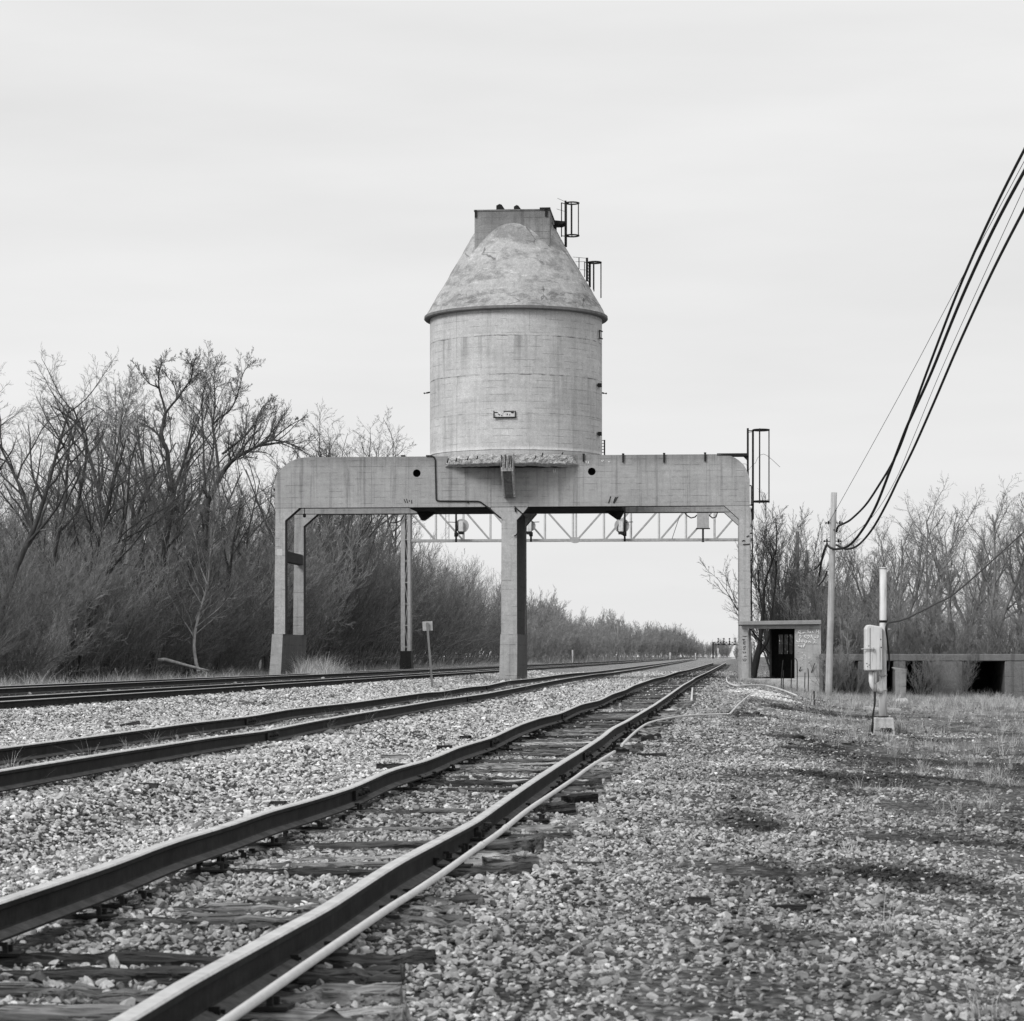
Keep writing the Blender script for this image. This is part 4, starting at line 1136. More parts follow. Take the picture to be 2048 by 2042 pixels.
mb = MB(); mb.box((-.43, .0, .80), (.43, .04, 1.98)); mb.build('back_plate', MT['galv'], t); mb = MB(); mb.box((-.5, -.12, .72), (.5, .12, .797)); mb.build('bracket', MT['steel_dark'], t)
mb = MB()
mb.tube([S(a, b, -.3) for a, b in ((1368, 1024), (1374, 1031), (1382, 1036), (1390, 1034), (1394, 1030))], .045, 6)
mb.tube([S(a, b, -.3) for a, b in ((1418, 1030), (1425, 1036), (1432, 1034), (1435, 1024))], .045, 6)
mb.tube([S(a, b, -.3) for a, b in ((783, 1046), (792, 1045), (802, 1041), (808, 1030))], .05, 6)
mb.build('signal_cable', MT['cable'], sb)
mb = MB(); mb.bar(S(1360, 1030, -.2), S(1344, 1078, -.2), .04); mb.build('stay_rod', MT['steel_dark'], sb)
mb = ladder(sb, [(S(891.5, 1080, -.9), S(891.5, 1020, -.9)), (S(898, 1080, -.9), S(898, 1020, -.9))], 5, .022); mb.build('ladder', MT['galv'], sb)

# far signal bridge down the line
D = 1380.0; g0 = float(gz(xM1(D), D))
fb = thing('signal_bridge', 'tiny distant dark signal bridge with four signal masts where the tracks vanish', 'signal bridge', ((1426 - 1024) * D / F, D, g0), -.03)
k = D / F; zf = lambda py: EYE - (py - HZ) * k - g0
xf = lambda px: (px - 1426) * k
mb = MB(); mb.box((-.35, -.4, -1), (.35, .4, zf(1284))); mb.build('column', MT['steel_dark'], fb)
mb = MB(); mb.box((xf(1508) - .3, -.4, -1), (xf(1508) + .3, .4, zf(1284))); mb.build('column', MT['steel_dark'], fb)
mb = MB(); mb.box((0.36, -.2, zf(1284.6)), (xf(1507), .2, zf(1283.8))); mb.box((.36, -.3, zf(1290.5)), (xf(1507), .3, zf(1289)))
px_ = 1426
while px_ < 1503:
    mb.bar((xf(px_), 0, zf(1289)), (xf(px_ + 3), 0, zf(1284.5)), .22); mb.bar((xf(px_ + 3), 0, zf(1284.5)), (xf(px_ + 6), 0, zf(1289)), .22); px_ += 6
mb.build('truss', MT['steel_dark'], fb)
for p in (1436.3, 1447.5, 1458.8, 1469.8):
    mb = MB(); x = xf(p); mb.box((x - .12, -.35, zf(1290)), (x + .12, -.31, zf(1276.5)))
    for q in (1277.7, 1282.3, 1288): mb.lathe([(0, zf(q) - .5), (.42, zf(q) - .25), (.42, zf(q) + .25), (0, zf(q) + .5)], x, -.5, 8)
    mb.build('signal_head', MT['steel_dark'], fb)

# short white posts far down the left side
def marker(px, y0, y1, w, D, label, cat='marker post', name='marker_post'):
    x = (px - 1024) * D / F; g = float(gz(x, D)); t = thing(name, label, cat, (x, D, g), 0, None)
    top = EYE - (y0 - HZ) * D / F - g; ww = w * D / F / 2
    mb = MB(); mb.box((-ww * .6, -.05, -.3), (ww * .6, .05, top * .55)); mb.build('post', MT['white_paint'], t)
    mb = MB(); mb.box((-ww, -.09, top * .55), (ww, .09, top)); mb.box((-ww * .5, -.12, top * .68), (ww * .5, -.091, top * .72)); mb.build('head', MT['white_paint'], t, bevel=.03)
marker(1145, 1300, 1323, 3, 370, 'white marker post beside the tracks, nearest of the far row, right of the centre leg')
marker(1340, 1305, 1316, 2.5, 900, 'small white marker post beside the far tracks below the round tree clump')
marker(1391, 1306, 1314, 1.8, 1000, 'smallest far white marker post just left of the distant signal bridge')
marker(1436, 1296, 1314, 2.2, 1250, 'slender white signal mast standing under the distant signal bridge', 'signal mast', 'signal_mast')
# roofed white box standing in for an unidentified bright spot far off
D = 1150.; x = (1467 - 1024) * D / F; g = float(gz(x, D)); t = thing('white_blob', 'tiny white box standing in for an unidentified bright spot at the vanishing point of the tracks', 'blob', (x, D, g))
mb = MB(); mb.box((-.8, -1, -.3), (.8, 1, .62)); mb.build('wall', MT['white_paint'], t); mb = MB(); mb.prism([(-.9, .621), (.9, .621), (0, .78)], -1.1, 1.1); mb.build('roof', MT['white_paint'], t)
# far utility pole above the trees
D = 620.; x = (1236 - 1024) * D / F; g = float(gz(x, D)); t = thing('utility_pole', 'distant dark utility pole with a crossarm rising out of the far trees', 'utility pole', (x, D, g))
top = EYE - (1238 - HZ) * D / F - g
mb = MB(); mb.tube([(0, 0, -.5), (0, 0, top)], .17, 8); mb.build('post', MT['pole_dark'], t)
mb = MB(); mb.box((-.75, -.3, top - .55), (.75, -.18, top - .35)); mb.build('crossarm', MT['pole_dark'], t)

# ------------------------------------------------------------------ small sign on a leaning post
x, D, g = hit(864.5, 1370.5); D = 97.0; x = (864.5 - 1024) * D / F; g = float(gz(x, D))
t = thing('track_sign', 'small blank square sign back on a leaning rusty post between the tracks', 'sign', (x, D, g))
k = D / F
P2 = lambda px, py, dy=0.0: ((px - 864.5) * k, dy, EYE - (py - HZ) * k - g)
a, b = P2(864.5, 1374), P2(854, 1245)
mb = MB(); mb.bar(a, b, .075, .05); mb.bar(Vector(a) + Vector((.035, -.03, 0)), Vector(b) + Vector((.035, -.03, 0)), .02, .05); mb.build('post', MT['pole_dark'], t)
mb = MB(); c = Vector(P2(855, 1252, .045)); w, h = .19, .175
ux_ = Vector((.99, 0, .04)); uz_ = Vector((-.04, 0, 1))
pts = [c + ux_ * (sx * w) + uz_ * (sz * h) for sx, sz in ((-1, -1), (1, -1), (1, 1), (-1, 1))]
mb.hexa([pts[0], pts[1], pts[1] + Vector((0, .006, 0)), pts[0] + Vector((0, .006, 0)), pts[3], pts[2], pts[2] + Vector((0, .006, 0)), pts[3] + Vector((0, .006, 0))])
mb.build('plate', MT['galv'], t)

# ------------------------------------------------------------------ concrete hut at the tower's right foot
H = Frame(1484, 120.5, -.5, TH)
hut = thing('concrete_hut', 'small open concrete hut with flat slab roof and chalk graffiti at the tower\'s right leg', 'hut', H.o, -TH)
c_hut = concrete('hut_concrete', .42, boards=.30, streak=.5, seams=[(H(1600, 1298)[2], .1)])
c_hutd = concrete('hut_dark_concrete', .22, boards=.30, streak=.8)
def hp(l): return [H.xz(a, b) for a, b in l]
def hz_(py): return H(1560, py)[2]
mb = MB(); a = H(1478, 1250, -.35); b = H(1642.5, 1248.5, -.35); ta = H(1478, 1242.5, -.35)[2]; tb = H(1642.5, 1240, -.35)[2]
mb.hexa([(a[0], -.35, a[2]), (b[0], -.35, b[2]), (b[0], 3.3, b[2]), (a[0], 3.3, a[2]), (a[0], -.35, ta), (b[0], -.35, tb), (b[0], 3.3, tb), (a[0], 3.3, ta)])
mb.build('roof_slab', concrete('roof_slab_concrete', .30, boards=.08, streak=.3, speck=.25), hut, bevel=.02)
zr = min(a[2], b[2]) - .003
X = lambda px: H(px, 1300)[0]
mb = MB(); mb.prism([(X(1483.5), hz_(1357.5)), (X(1495.8), hz_(1357.5)), (X(1495.8), hz_(1257.5)), (X(1483.5), hz_(1257.5))], 0, .3); mb.build('post', c_hut, hut, bevel=.015)
mb = MB(); mb.prism([(X(1483.5), hz_(1257.3)), (X(1642), hz_(1257.3)), (X(1642), zr), (X(1483.5), zr)], -.002, .3); mb.build('lintel', c_hut, hut)
mb = MB(); mb.prism([(X(1589.5), hz_(1357.3)), (X(1642), hz_(1357.3)), (X(1642), hz_(1257.5)), (X(1589.5), hz_(1257.5))], 0, .3); mb.build('wall', c_hut, hut, bevel=.012)
mb = MB(); mb.prism([(X(1642) - .3, hz_(1357.3)), (X(1642), hz_(1357.3)), (X(1642), zr), (X(1642) - .3, zr)], .302, 3.0); mb.build('wall', c_hut, hut)
mb = MB(); mb.prism([(X(1482), hz_(1420)), (X(1646.5), hz_(1420)), (X(1646), hz_(1359.5)), (X(1644), hz_(1357.4)), (X(1482), hz_(1357.6))], -.14, 3.1); mb.build('plinth', concrete('pale_plinth_concrete', .50, boards=.35, streak=.7), hut, bevel=.015)
# rear wall: open at the left, dark slab with a window opening at the right
yR = 2.7
XR = lambda px: H(px, 1300, yR)[0]
ZR = lambda py: H(1560, py, yR)[2]
zf_ = hz_(1357.4) + .002
xl, xr, wl, wr = XR(1539), X(1642) - .302, XR(1557.5), XR(1585); wb, wt_ = ZR(1308), ZR(1269)
mb = MB()
mb.box((xl, yR, zf_), (wl, yR + .25, zr)); mb.box((wr, yR, zf_), (xr, yR + .25, zr)); mb.box((wl + .001, yR, zf_), (wr - .001, yR + .25, wb)); mb.box((wl + .001, yR, wt_), (wr - .001, yR + .25, zr))
mb.build('rear_wall', MT['soot_shade'], hut)  # inner walls and bars plain near-black
mb = MB(); mb.box((XR(1539), .9, zf_), (XR(1539) + .06, yR - .002, zr)); mb.build('partition', MT['soot_shade'], hut)
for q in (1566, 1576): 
    mb = MB(); mb.box((XR(q), yR + .05, wb + .001), (XR(q) + .07, yR + .12, wt_ - .001)); mb.build('window_bar', MT['soot_shade'], hut)
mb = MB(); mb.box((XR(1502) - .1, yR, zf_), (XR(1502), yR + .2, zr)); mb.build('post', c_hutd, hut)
mb = MB(); mb.bar(H(1501, 1258, 1.2), H(1541, 1309, 1.2), .05); mb.build('brace', MT['steel_dark'], hut)
mb = MB(); mb.bar(H(1503, 1357, 2.4), H(1540, 1355, 2.4), .07); mb.build('threshold', MT['steel_dark'], hut)
# chalk writing
W = lambda pts: [(1585 + a / 19.26, 1245 + b / 19.26) for a, b in pts]
chalk = [
 [(215, 470), (225, 350), (255, 310), (300, 330), (315, 375), (240, 400)], [(270, 400), (320, 430), (355, 455)],
 [(400, 440), (405, 380), (430, 370), (440, 435)], [(440, 390), (465, 370), (485, 385), (490, 440)],
 [(590, 270), (592, 430)], [(592, 385), (625, 360), (640, 400), (645, 430)],
 [(690, 385), (720, 375), (715, 350), (685, 360), (680, 400), (730, 405)], [(775, 330), (780, 400), (820, 395)],
 [(925, 270), (930, 435)], [(1005, 280), (1010, 350), (1015, 420), (1040, 430)], [(930, 360), (1000, 350)],
 [(250, 530), (330, 500), (370, 530), (300, 580), (290, 610), (350, 600)],
 [(580, 640), (470, 560), (455, 515), (500, 485), (560, 510), (580, 540), (610, 500), (650, 500), (665, 530), (610, 600), (580, 640)],
 [(715, 470), (745, 540), (780, 600), (820, 660), (865, 670), (880, 700)], [(700, 590), (720, 560)], [(860, 560), (865, 600), (890, 600), (895, 555)], [(950, 530), (985, 520), (1015, 545), (980, 590), (940, 580)],
 [(270, 610), (285, 680), (290, 750), (240, 765), (180, 730), (160, 690)], [(345, 690), (400, 680), (425, 720), (390, 755), (340, 745), (345, 690)],
 [(480, 700), (470, 750), (530, 790), (550, 740), (540, 690)], [(620, 790), (630, 745), (670, 735), (690, 770), (705, 800)],
 [(880, 690), (870, 730), (840, 760), (820, 820)], [(895, 770), (915, 800)],
 [(250, 870), (230, 920), (270, 960), (310, 900)], [(350, 890), (355, 980)], [(430, 880), (440, 980)], [(430, 860), (480, 840), (500, 880), (450, 900)]]
faint = [[(190, 1110), (230, 1100), (240, 1160)], [(370, 1130), (375, 1210)], [(400, 1280), (450, 1240), (510, 1280), (520, 1400), (540, 1410)], [(330, 1360), (390, 1350), (440, 1390), (340, 1450), (450, 1480), (360, 1530)],
         [(600, 1330), (620, 1430), (680, 1330)], [(610, 1510), (700, 1500)], [(640, 1600), (680, 1660)], [(350, 1640), (440, 1650)]]
strokes(H, [W(p) for p in chalk], -.004, .026, MT['chalk'], hut, 'chalk_writing')
strokes(H, [W(p) for p in faint], -.003, .014, MT['chalk'], hut, 'faint_chalk_writing')
W2 = lambda pts: [(1475 + a / 15.41, 1240 + b / 15.41) for a, b in pts]
dark = [[(150, 495), (230, 505), (300, 495)], [(230, 500), (235, 525)], [(150, 590), (190, 630), (225, 590)], [(150, 590), (200, 600)],
        [(250, 665), (185, 670), (185, 740), (240, 750)], [(195, 705), (245, 705)], [(260, 805), (200, 815), (180, 845), (220, 870), (245, 845)], [(165, 890), (220, 920), (235, 895)],
        [(165, 960), (180, 1010), (210, 1025)], [(215, 985), (255, 985), (240, 1020)], [(210, 1135), (240, 1105), (275, 1125)], [(160, 1190), (185, 1250), (230, 1265), (275, 1215), (235, 1190), (200, 1215)]]
strokes(H, [W2(p) for p in dark], -.003, .016, MT['dark_mark'], hut, 'dark_writing')
# thin steel rods and dead stalks in front of the hut
rods = [([(1562, 1382), (1563, 1350), (1566, 1320)], 'shortest dark stalk left of the hut\'s doorway post'), ([(1566, 1385), (1566.5, 1340)], 'thin dark stalk in front of the hut\'s black doorway'),
        ([(1582, 1382), (1583, 1320)], 'slender grey rod beside the right edge of the hut\'s doorway'), ([(1594, 1386), (1594.5, 1340), (1594, 1322), (1592, 1318), (1588, 1317)], 'tall hooked steel rod in front of the hut\'s chalked wall'),
        ([(1609, 1381), (1610, 1345)], 'straight short rod below the hut\'s chalk graffiti'), ([(1616, 1384), (1617, 1352), (1616, 1338), (1615, 1337)], 'bent rod, second from the utility pole'),
        ([(1628.5, 1412), (1628, 1382)], 'single dead stalk on the path in front of the hut'), ([(1741, 1465), (1744, 1400), (1747, 1345)], None)]
for pts, lab in rods:
    if lab is None: continue
    D = hit(*pts[0])[1]; D = min(D, 119.6)
    x = (pts[0][0] - 1024) * D / F; g = float(gz(x, D)) - .05; k = D / F
    mb = MB(); q = [((a - pts[0][0]) * k, 0, EYE - (b - HZ) * k - g) for a, b in pts]; q[0] = (0, 0, -.1)
    mb.tube(q, .022, 5); o = mb.build('steel_rod', MT['steel_dark'], None, loc=(x, D, g)); tag(o, lab, 'rod', 'rods and stalks before the hut')
for (p, q, r_, lab) in [((1599, 1342), (1601.5, 1334), .022, 'short dark steel stub sticking out of the hut wall low down'), ((1622.5, 1345), (1630, 1326), .018, 'slanting thin bar leaning on the hut\'s chalked wall')]:
    mb = MB(); a = H.world(H(p[0], p[1], -.02)); b = H.world(H(q[0], q[1], -.12)); b = (b[0], b[1], b[2])
    mb.tube([Vector(a) - Vector(a), Vector(b) - Vector(a)], r_, 5); o = mb.build('steel_rod', MT['steel_dark'], None, loc=a); tag(o, lab, 'rod', 'rods and stalks before the hut')

# ------------------------------------------------------------------ ruined concrete bunker wall at the right
B_ = Frame(1640, 117.5, -.62, TH)
bk = thing('concrete_bunker', 'long low ruined concrete bunker with black square openings behind the utility pole', 'bunker', B_.o, -TH)
c_bk = concrete('bunker_concrete', .17, boards=.35, streak=1.0, speck=.3)
Zb = lambda py: B_(1700, py)[2]; Xb = lambda px: B_(px, 1340)[0]
ztop, zlin, z0 = Zb(1308), Zb(1322), -1.6
mb = MB(); mb.box((Xb(1643), 0, zlin), (Xb(2140), .5, ztop)); mb.box((Xb(1643), .502, ztop - .25), (Xb(2140), 6, ztop - .002)); mb.build('roof_beam', c_bk, bk, bevel=.04)
for (a, b) in ((1643, 1647), (1716, 1766), (1787, 1811), (1872, 1925), (2010, 2140)):
    mb = MB(); mb.prism([(Xb(a), z0), (Xb(b), z0), (Xb(b), zlin - .002), (Xb(a), zlin - .002)], .02, 5.5); mb.build('pier', c_bk, bk, bevel=.04)
mb = MB(); mb.box((Xb(1643), 5.6, z0), (Xb(2140), 5.9, ztop - .3)); mb.build('rear_wall', MT['soot_shade'], bk)  # plain near-black wall behind the openings
# leaning broken slab in front
a = B_(1788, 1392, -.8); mb = MB()
mb.prism([B_.xz(1789, 1392), B_.xz(1809, 1393), B_.xz(1811, 1338), B_.xz(1782, 1334), B_.xz(1783, 1337), B_.xz(1788, 1340)], -.8, -.3); mb.build('leaning_slab', concrete('broken_slab_concrete', .33, boards=.6, streak=.6), bk, bevel=.03)
def boulder(px, py, wpx, hpx, v, label, seed, D=None):
    x, D_, g = hit(px, py); k = D_ / F
    me = rock_mesh('boulder', seed, .8, 3)
    o = bpy.data.objects.new('boulder', me); COL.objects.link(o); me.materials.append(simple('boulder_stone', v, .95, .2, 3))
    o.location = (x, D_, g + hpx * k * .35); o.scale = (wpx * k, wpx * k * .8, hpx * k * 1.3)
    tag(o, label, 'boulder')
boulder(1806, 1406, 20, 13, .62, 'white boulder lying before the ruined bunker at the right edge', 3)
boulder(1238, 1487, 10, 6, .6, 'small pale stone beside the hose end', 5) if False else None

# flat pale slabs lying in the grass behind the white post
for (a, b, w_, h_, lab) in [(1742, 1419, 26, 4, 'flat pale slab in the grass left of the white post'), (1786, 1421, 26, 4, 'flat pale slab in the grass right of the white post')]:
    x, D, g = hit(a, b); k = D / F; mb = MB(); r = random.Random(a)
    ring = [(math.cos(t) * w_ * k * .5 * r.uniform(.8, 1.1), math.sin(t) * 1.6 * r.uniform(.7, 1.1)) for t in [i * math.pi / 5 for i in range(10)]]
    vs = [(p, q, 0) for p, q in ring] + [(p * .9, q * .9, .09) for p, q in ring]; n = 10
    mb.add(vs, [tuple(range(n, 2 * n)), tuple(range(n - 1, -1, -1))] + [(i, (i + 1) % n, (i + 1) % n + n, i + n) for i in range(n)])
    o = mb.build('flat_slab', MT['pale_spall'], None, loc=(x, D, g + .0)); tag(o, lab, 'slab')

# ------------------------------------------------------------------ utility poles and cables
def pole(px_b, py_b, px_t, py_t, D, wb, wt, mat, label, group=None):
    x = (px_b - 1024) * D / F; g = float(gz(x, D)); k = D / F
    t = thing('utility_pole', label, 'utility pole', (x, D, g))
    tx = (px_t - px_b) * k; tz = EYE - (py_t - HZ) * k - g
    mb = MB(); n = 9
    mb.tube([(tx * (i / (n - 1)) - .0, 0, -.6 + (tz + .6) * i / (n - 1)) for i in range(n)], [(wb + (wt - wb) * i / (n - 1)) * k / 2 for i in range(n)], 16); mb.build('post', mat, t)
    return t, (x, D, g), k
up, (ux0, uD, ug), k = pole(1656, 1391, 1668, 985, 112.0, 14, 12, MT['pole'], 'tall bleached wooden utility pole right of the hut carrying thick black cables')
for (a, b) in ((1668, 1046), (1665, 1082.5)):
    x = (a - 1656) * k; z = EYE - (b - HZ) * k - ug; mb = MB(); mb.tube([(x - .33, -.05, z), (x + .33, -.05, z)], .02, 6)
    for s in (-1, 1): mb.tube([(x + s * .25, -.05, z - .06), (x + s * .25, -.05, z + .09)], .035, 6); mb.tube([(x + s * .33, -.05, z), (x + s * .38, -.05, z)], .045, 6)
    mb.build('bolt', MT['steel_dark'], up)
for (a, b) in ((1665, 1100), (1667, 1060), (1671, 1021)):
    x = (a - 1656) * k; z = EYE - (b - HZ) * k - ug; mb = MB(); mb.tube([(x, -.13, z), (x, -.19, z)], .03, 6); mb.build('bolt', MT['steel_dark'], up)
pole(2112, 1400, 2108, 170, 70.0, 26, 20, MT['pole'], 'near wooden utility pole that takes the upper ends of the thick black cables')
pole(1592, 1380, 1595, 1063, 147.0, 9, 8, MT['pole_dark'], 'weathered utility pole rising behind the hut, the taller of the two there')
pole(1612, 1375, 1614, 1100, 172.0, 8, 7, MT['pole_dark'], 'dark utility pole behind the hut, the shorter and farther one')
def cable(pts, r, label, D0=112.0, D1=None, name='cable', grp=None):
    """pts in the photograph; the depth runs evenly from D0 to D1 with the row of points"""
    n = len(pts); out = []; D1 = D1 or D0
    x0 = pts[0][0]; x1 = pts[-1][0]
    for (a, b) in pts:
        t = (a - x0) / (x1 - x0); D = D0 + (D1 - D0) * t; out.append(Vector(ray(a, b, D)))
    # smooth
    sm = []
    for i in range(len(out) - 1):
        p0, p1, p2, p3 = out[max(i - 1, 0)], out[i], out[i + 1], out[min(i + 2, n - 1)]
        for j in range(6):
            t = j / 6; sm.append(.5 * ((2 * p1) + (p2 - p0) * t + (2 * p0 - 5 * p1 + 4 * p2 - p3) * t * t + (3 * p1 - p0 - 3 * p2 + p3) * t ** 3))
    sm.append(out[-1])
    o0 = sm[0]; mb = MB(); mb.tube([p - o0 for p in sm], r, 8); o = mb.build(name, MT['cable'], None, loc=o0); tag(o, label, 'cable', grp); return o
cable([(1673, 1064), (1675, 1055), (1679, 1051), (1690, 1046), (1704, 1037), (1732, 1009), (1760, 967), (1783, 929), (1802, 888), (1828, 815), (1862, 722), (1925, 560), (2000, 395), (2106, 190)], .045, 'thick black cable attached highest on the bleached pole, sweeping up to the right', 111.8, 70)
cable([(1654, 1089), (1662, 1096), (1676, 1098), (1699, 1090), (1724, 1061), (1752, 1012), (1783, 933), (1811, 860), (1828, 822), (1864, 742), (1925, 592), (2000, 432), (2106, 240)], .052, 'thick black cable, middle one of three, looping from behind the bleached pole', 111.6, 70)
cable([(1673, 1090), (1684, 1095), (1696, 1098), (1718, 1089), (1746, 1056), (1774, 1006), (1797, 958), (1828, 895), (1870, 800), (1925, 672), (2000, 512), (2106, 310)], .045, 'thick black cable, lowest of three, sagging deepest beside the bleached pole', 111.8, 70)
cable([(1659, 1043), (1740, 898), (1828, 737), (1900, 600), (2106, 215)], .010, 'hair-thin wire running from the top bolt of the pole steeply up right', 111.7, 70, 'thin_wire')
cable([(1676, 1090), (1705, 1068), (1746, 1032), (1790, 962), (1828, 872), (1900, 700), (2106, 250)], .010, 'hair-thin wire among the thick cables right of the pole', 111.9, 70, 'thin_wire')
cable([(1654, 1087), (1648, 1106), (1643, 1122), (1633, 1136), (1620, 1143), (1613, 1146)], .045, 'black cable drooping left from the pole, upper one, towards the far poles', 112.4, 171)
cable([(1653, 1090), (1645, 1112), (1637, 1157), (1628, 1172), (1619, 1178), (1613, 1180)], .050, 'black cable drooping left from the pole, middle one, towards the far poles', 112.4, 171)
cable([(1654, 1143), (1648, 1158), (1640, 1168), (1631, 1175), (1620, 1177), (1613, 1182)], .040, 'black cable drooping left from the pole, lowest one, near the bush', 112.4, 171)

# ------------------------------------------------------------------ white post with the equipment cabinet
x, D, g = hit(1766, 1460); D = 51.0; x = (1766 - 1024) * D / F; k = D / F; g = EYE - (1461 - HZ) * k
cp_ = thing('equipment_post', 'white pipe post on a concrete foot carrying a chipped white equipment cabinet', 'equipment post', (x, D, g))
Q = lambda px, py, dy=0.0: ((px - 1766) * k, dy, EYE - (py - HZ) * k - g)
mb = MB(); pr = .068
mb.tube([Q(1765.5, 1434), Q(1765.8, 1390), Q(1766, 1250), Q(1766, 1136)], [pr * 1.22, pr * 1.08, pr, pr], 20); mb.tube([Q(1766, 1137.5), Q(1766, 1134.5)], pr * 1.14, 20); mb.build('post', MT['white_paint'], cp_)
mb = MB(); mb.tube([Q(1766, 1245), Q(1766, 1240.5)], pr * 1.12, 20); mb.tube([Q(1765.5, 1434.5), Q(1765.5, 1432.5)], pr * 1.35, 20); mb.build('collar', MT['steel_dark'], cp_)
c_foot = concrete('foot_concrete', .52, boards=.3, streak=.9, speck=.2)
mb = MB(); a, b = Q(1748, 1435), Q(1785, 1435); a2, b2 = Q(1745, 1455), Q(1788, 1455)
mb.hexa([(a2[0], -.2, -.15), (b2[0], -.2, -.15), (b2[0], .2, -.15), (a2[0], .2, -.15), (a[0], -.17, a[2]), (b[0], -.17, b[2]), (b[0], .17, b[2]), (a[0], .17, a[2])]); mb.build('foot', c_foot, cp_, bevel=.02)
mb = MB(); mb.box(Q(1757, 1463, -.235), Q(1780, 1455.5, -.19)); mb.build('foot_recess', MT['steel_dark'], cp_)
mb = MB(); x0, z0_ = Q(1727, 1341)[0], Q(1727, 1341)[2]; x1, z1_ = Q(1760.5, 1251)[0], Q(1760.5, 1252)[2]
mb.prism([(x0, z0_), (x1, z0_ + .005), (x1, z1_ - .02), (x0 + .07, z1_ + .025), (x0 + .03, z1_ - .0), (x0, z1_ - .06)], -.30, -.02); cb = mb.build('cabinet', MT['white_paint'], cp_, bevel=.022)
mb = MB(); xs_ = x0 + .085; mb.box((xs_, -.306, z0_ + .03), (xs_ + .008, -.301, z1_ - .04)); mb.build('door_seam', MT['steel_dark'], cb)
mb = MB(); a = Q(1720, 1298, -.34); b = Q(1741, 1298, -.34); mb.tube([a, b], .014, 8); mb.tube([Q(1741, 1301, -.34), Q(1741, 1295, -.34)], .025, 8); mb.tube([(a[0], -.34, a[2]), (a[0] + .01, -.2, a[2])], .016, 8); mb.build('latch', MT['galv'], cb)
mb = MB()
for (a, b, r_) in ((1757, 1279, .012), (1758, 1295, .014), (1729.5, 1327, .012), (1731, 1333, .010), (1734, 1330, .010)):
    p = Q(a, b, -.302); mb.tube([p, (p[0], -.306, p[2])], r_, 7)
mb.build('rust_spot', MT['steel_dark'], cb)
mb = MB(); mb.box(Q(1760.6, 1340, -.16), Q(1764, 1258, -.02)); mb.build('mounting_channel', MT['galv'], cp_)
# elbow duct and pipes under the cabinet
mb = MB(); mb.tube([Q(1741, 1342, -.14), Q(1741, 1362, -.14), Q(1743, 1371, -.14), Q(1748, 1378, -.13), Q(1756, 1381.5, -.1), Q(1763, 1382, -.06)], .055, 14); mb.prism([(Q(1741, 1)[0], Q(1, 1377)[2]), (Q(1763, 1)[0], Q(1, 1380)[2]), (Q(1763, 1)[0], Q(1, 1359)[2]), (Q(1753, 1)[0], Q(1, 1366)[2])], -.1, -.04); mb.build('elbow_duct', MT['white_paint'], cp_)
mb = MB(); mb.tube([Q(1744.5, 1342, -.24), Q(1744.8, 1383, -.24)], .012, 8); mb.tube([Q(1748.5, 1342, -.24), Q(1748.5, 1383, -.24)], .012, 8); mb.build('conduit', MT['galv'], cp_)
for q in (1350.5, 1380.5):
    mb = MB(); mb.tube([Q(1766, q + 1), Q(1766, q - 1)], pr * 1.22, 20); mb.box(Q(1772, q + 1.6, -.03), Q(1774, q - 1.6, .03)); mb.build('clamp', MT['galv'], cp_)
mb = MB(); mb.tube([Q(1749, 1343, -.2), Q(1755, 1350, -.12), Q(1763, 1352, -.08), Q(1771, 1351, -.08)], .013, 7); mb.build('strap', MT['galv'], cp_)
mb = MB()
for (dx, s) in ((0, 1), (1.5, -1), (3, .5)):
    mb.tube([Q(1745 + dx, 1383, -.24), Q(1745 + dx * .6, 1405, -.26), Q(1742 + s, 1430, -.27), Q(1739.5 + dx, 1450, -.28), Q(1739 + dx * .8, 1468, -.28)], .011, 6)
mb.build('hanging_cable', MT['cable'], cp_)
o = cable([(1776, 1342), (1778, 1330), (1778, 1310), (1776, 1292), (1774, 1272), (1772, 1258), (1773, 1251), (1777, 1245.5), (1784, 1244), (1800, 1241), (1815, 1236), (1829, 1229), (1870, 1208), (1930, 1170), (2106, 1010)], .019, 'black cable running from the white post up and out to the right', D - .13, 69.9)
mb = MB(); p = Q(1775, 1259, -.1); mb.tube([p, (p[0] + .05, p[1], p[2])], .02, 6); mb.build('clamp', MT['galv'], cp_)

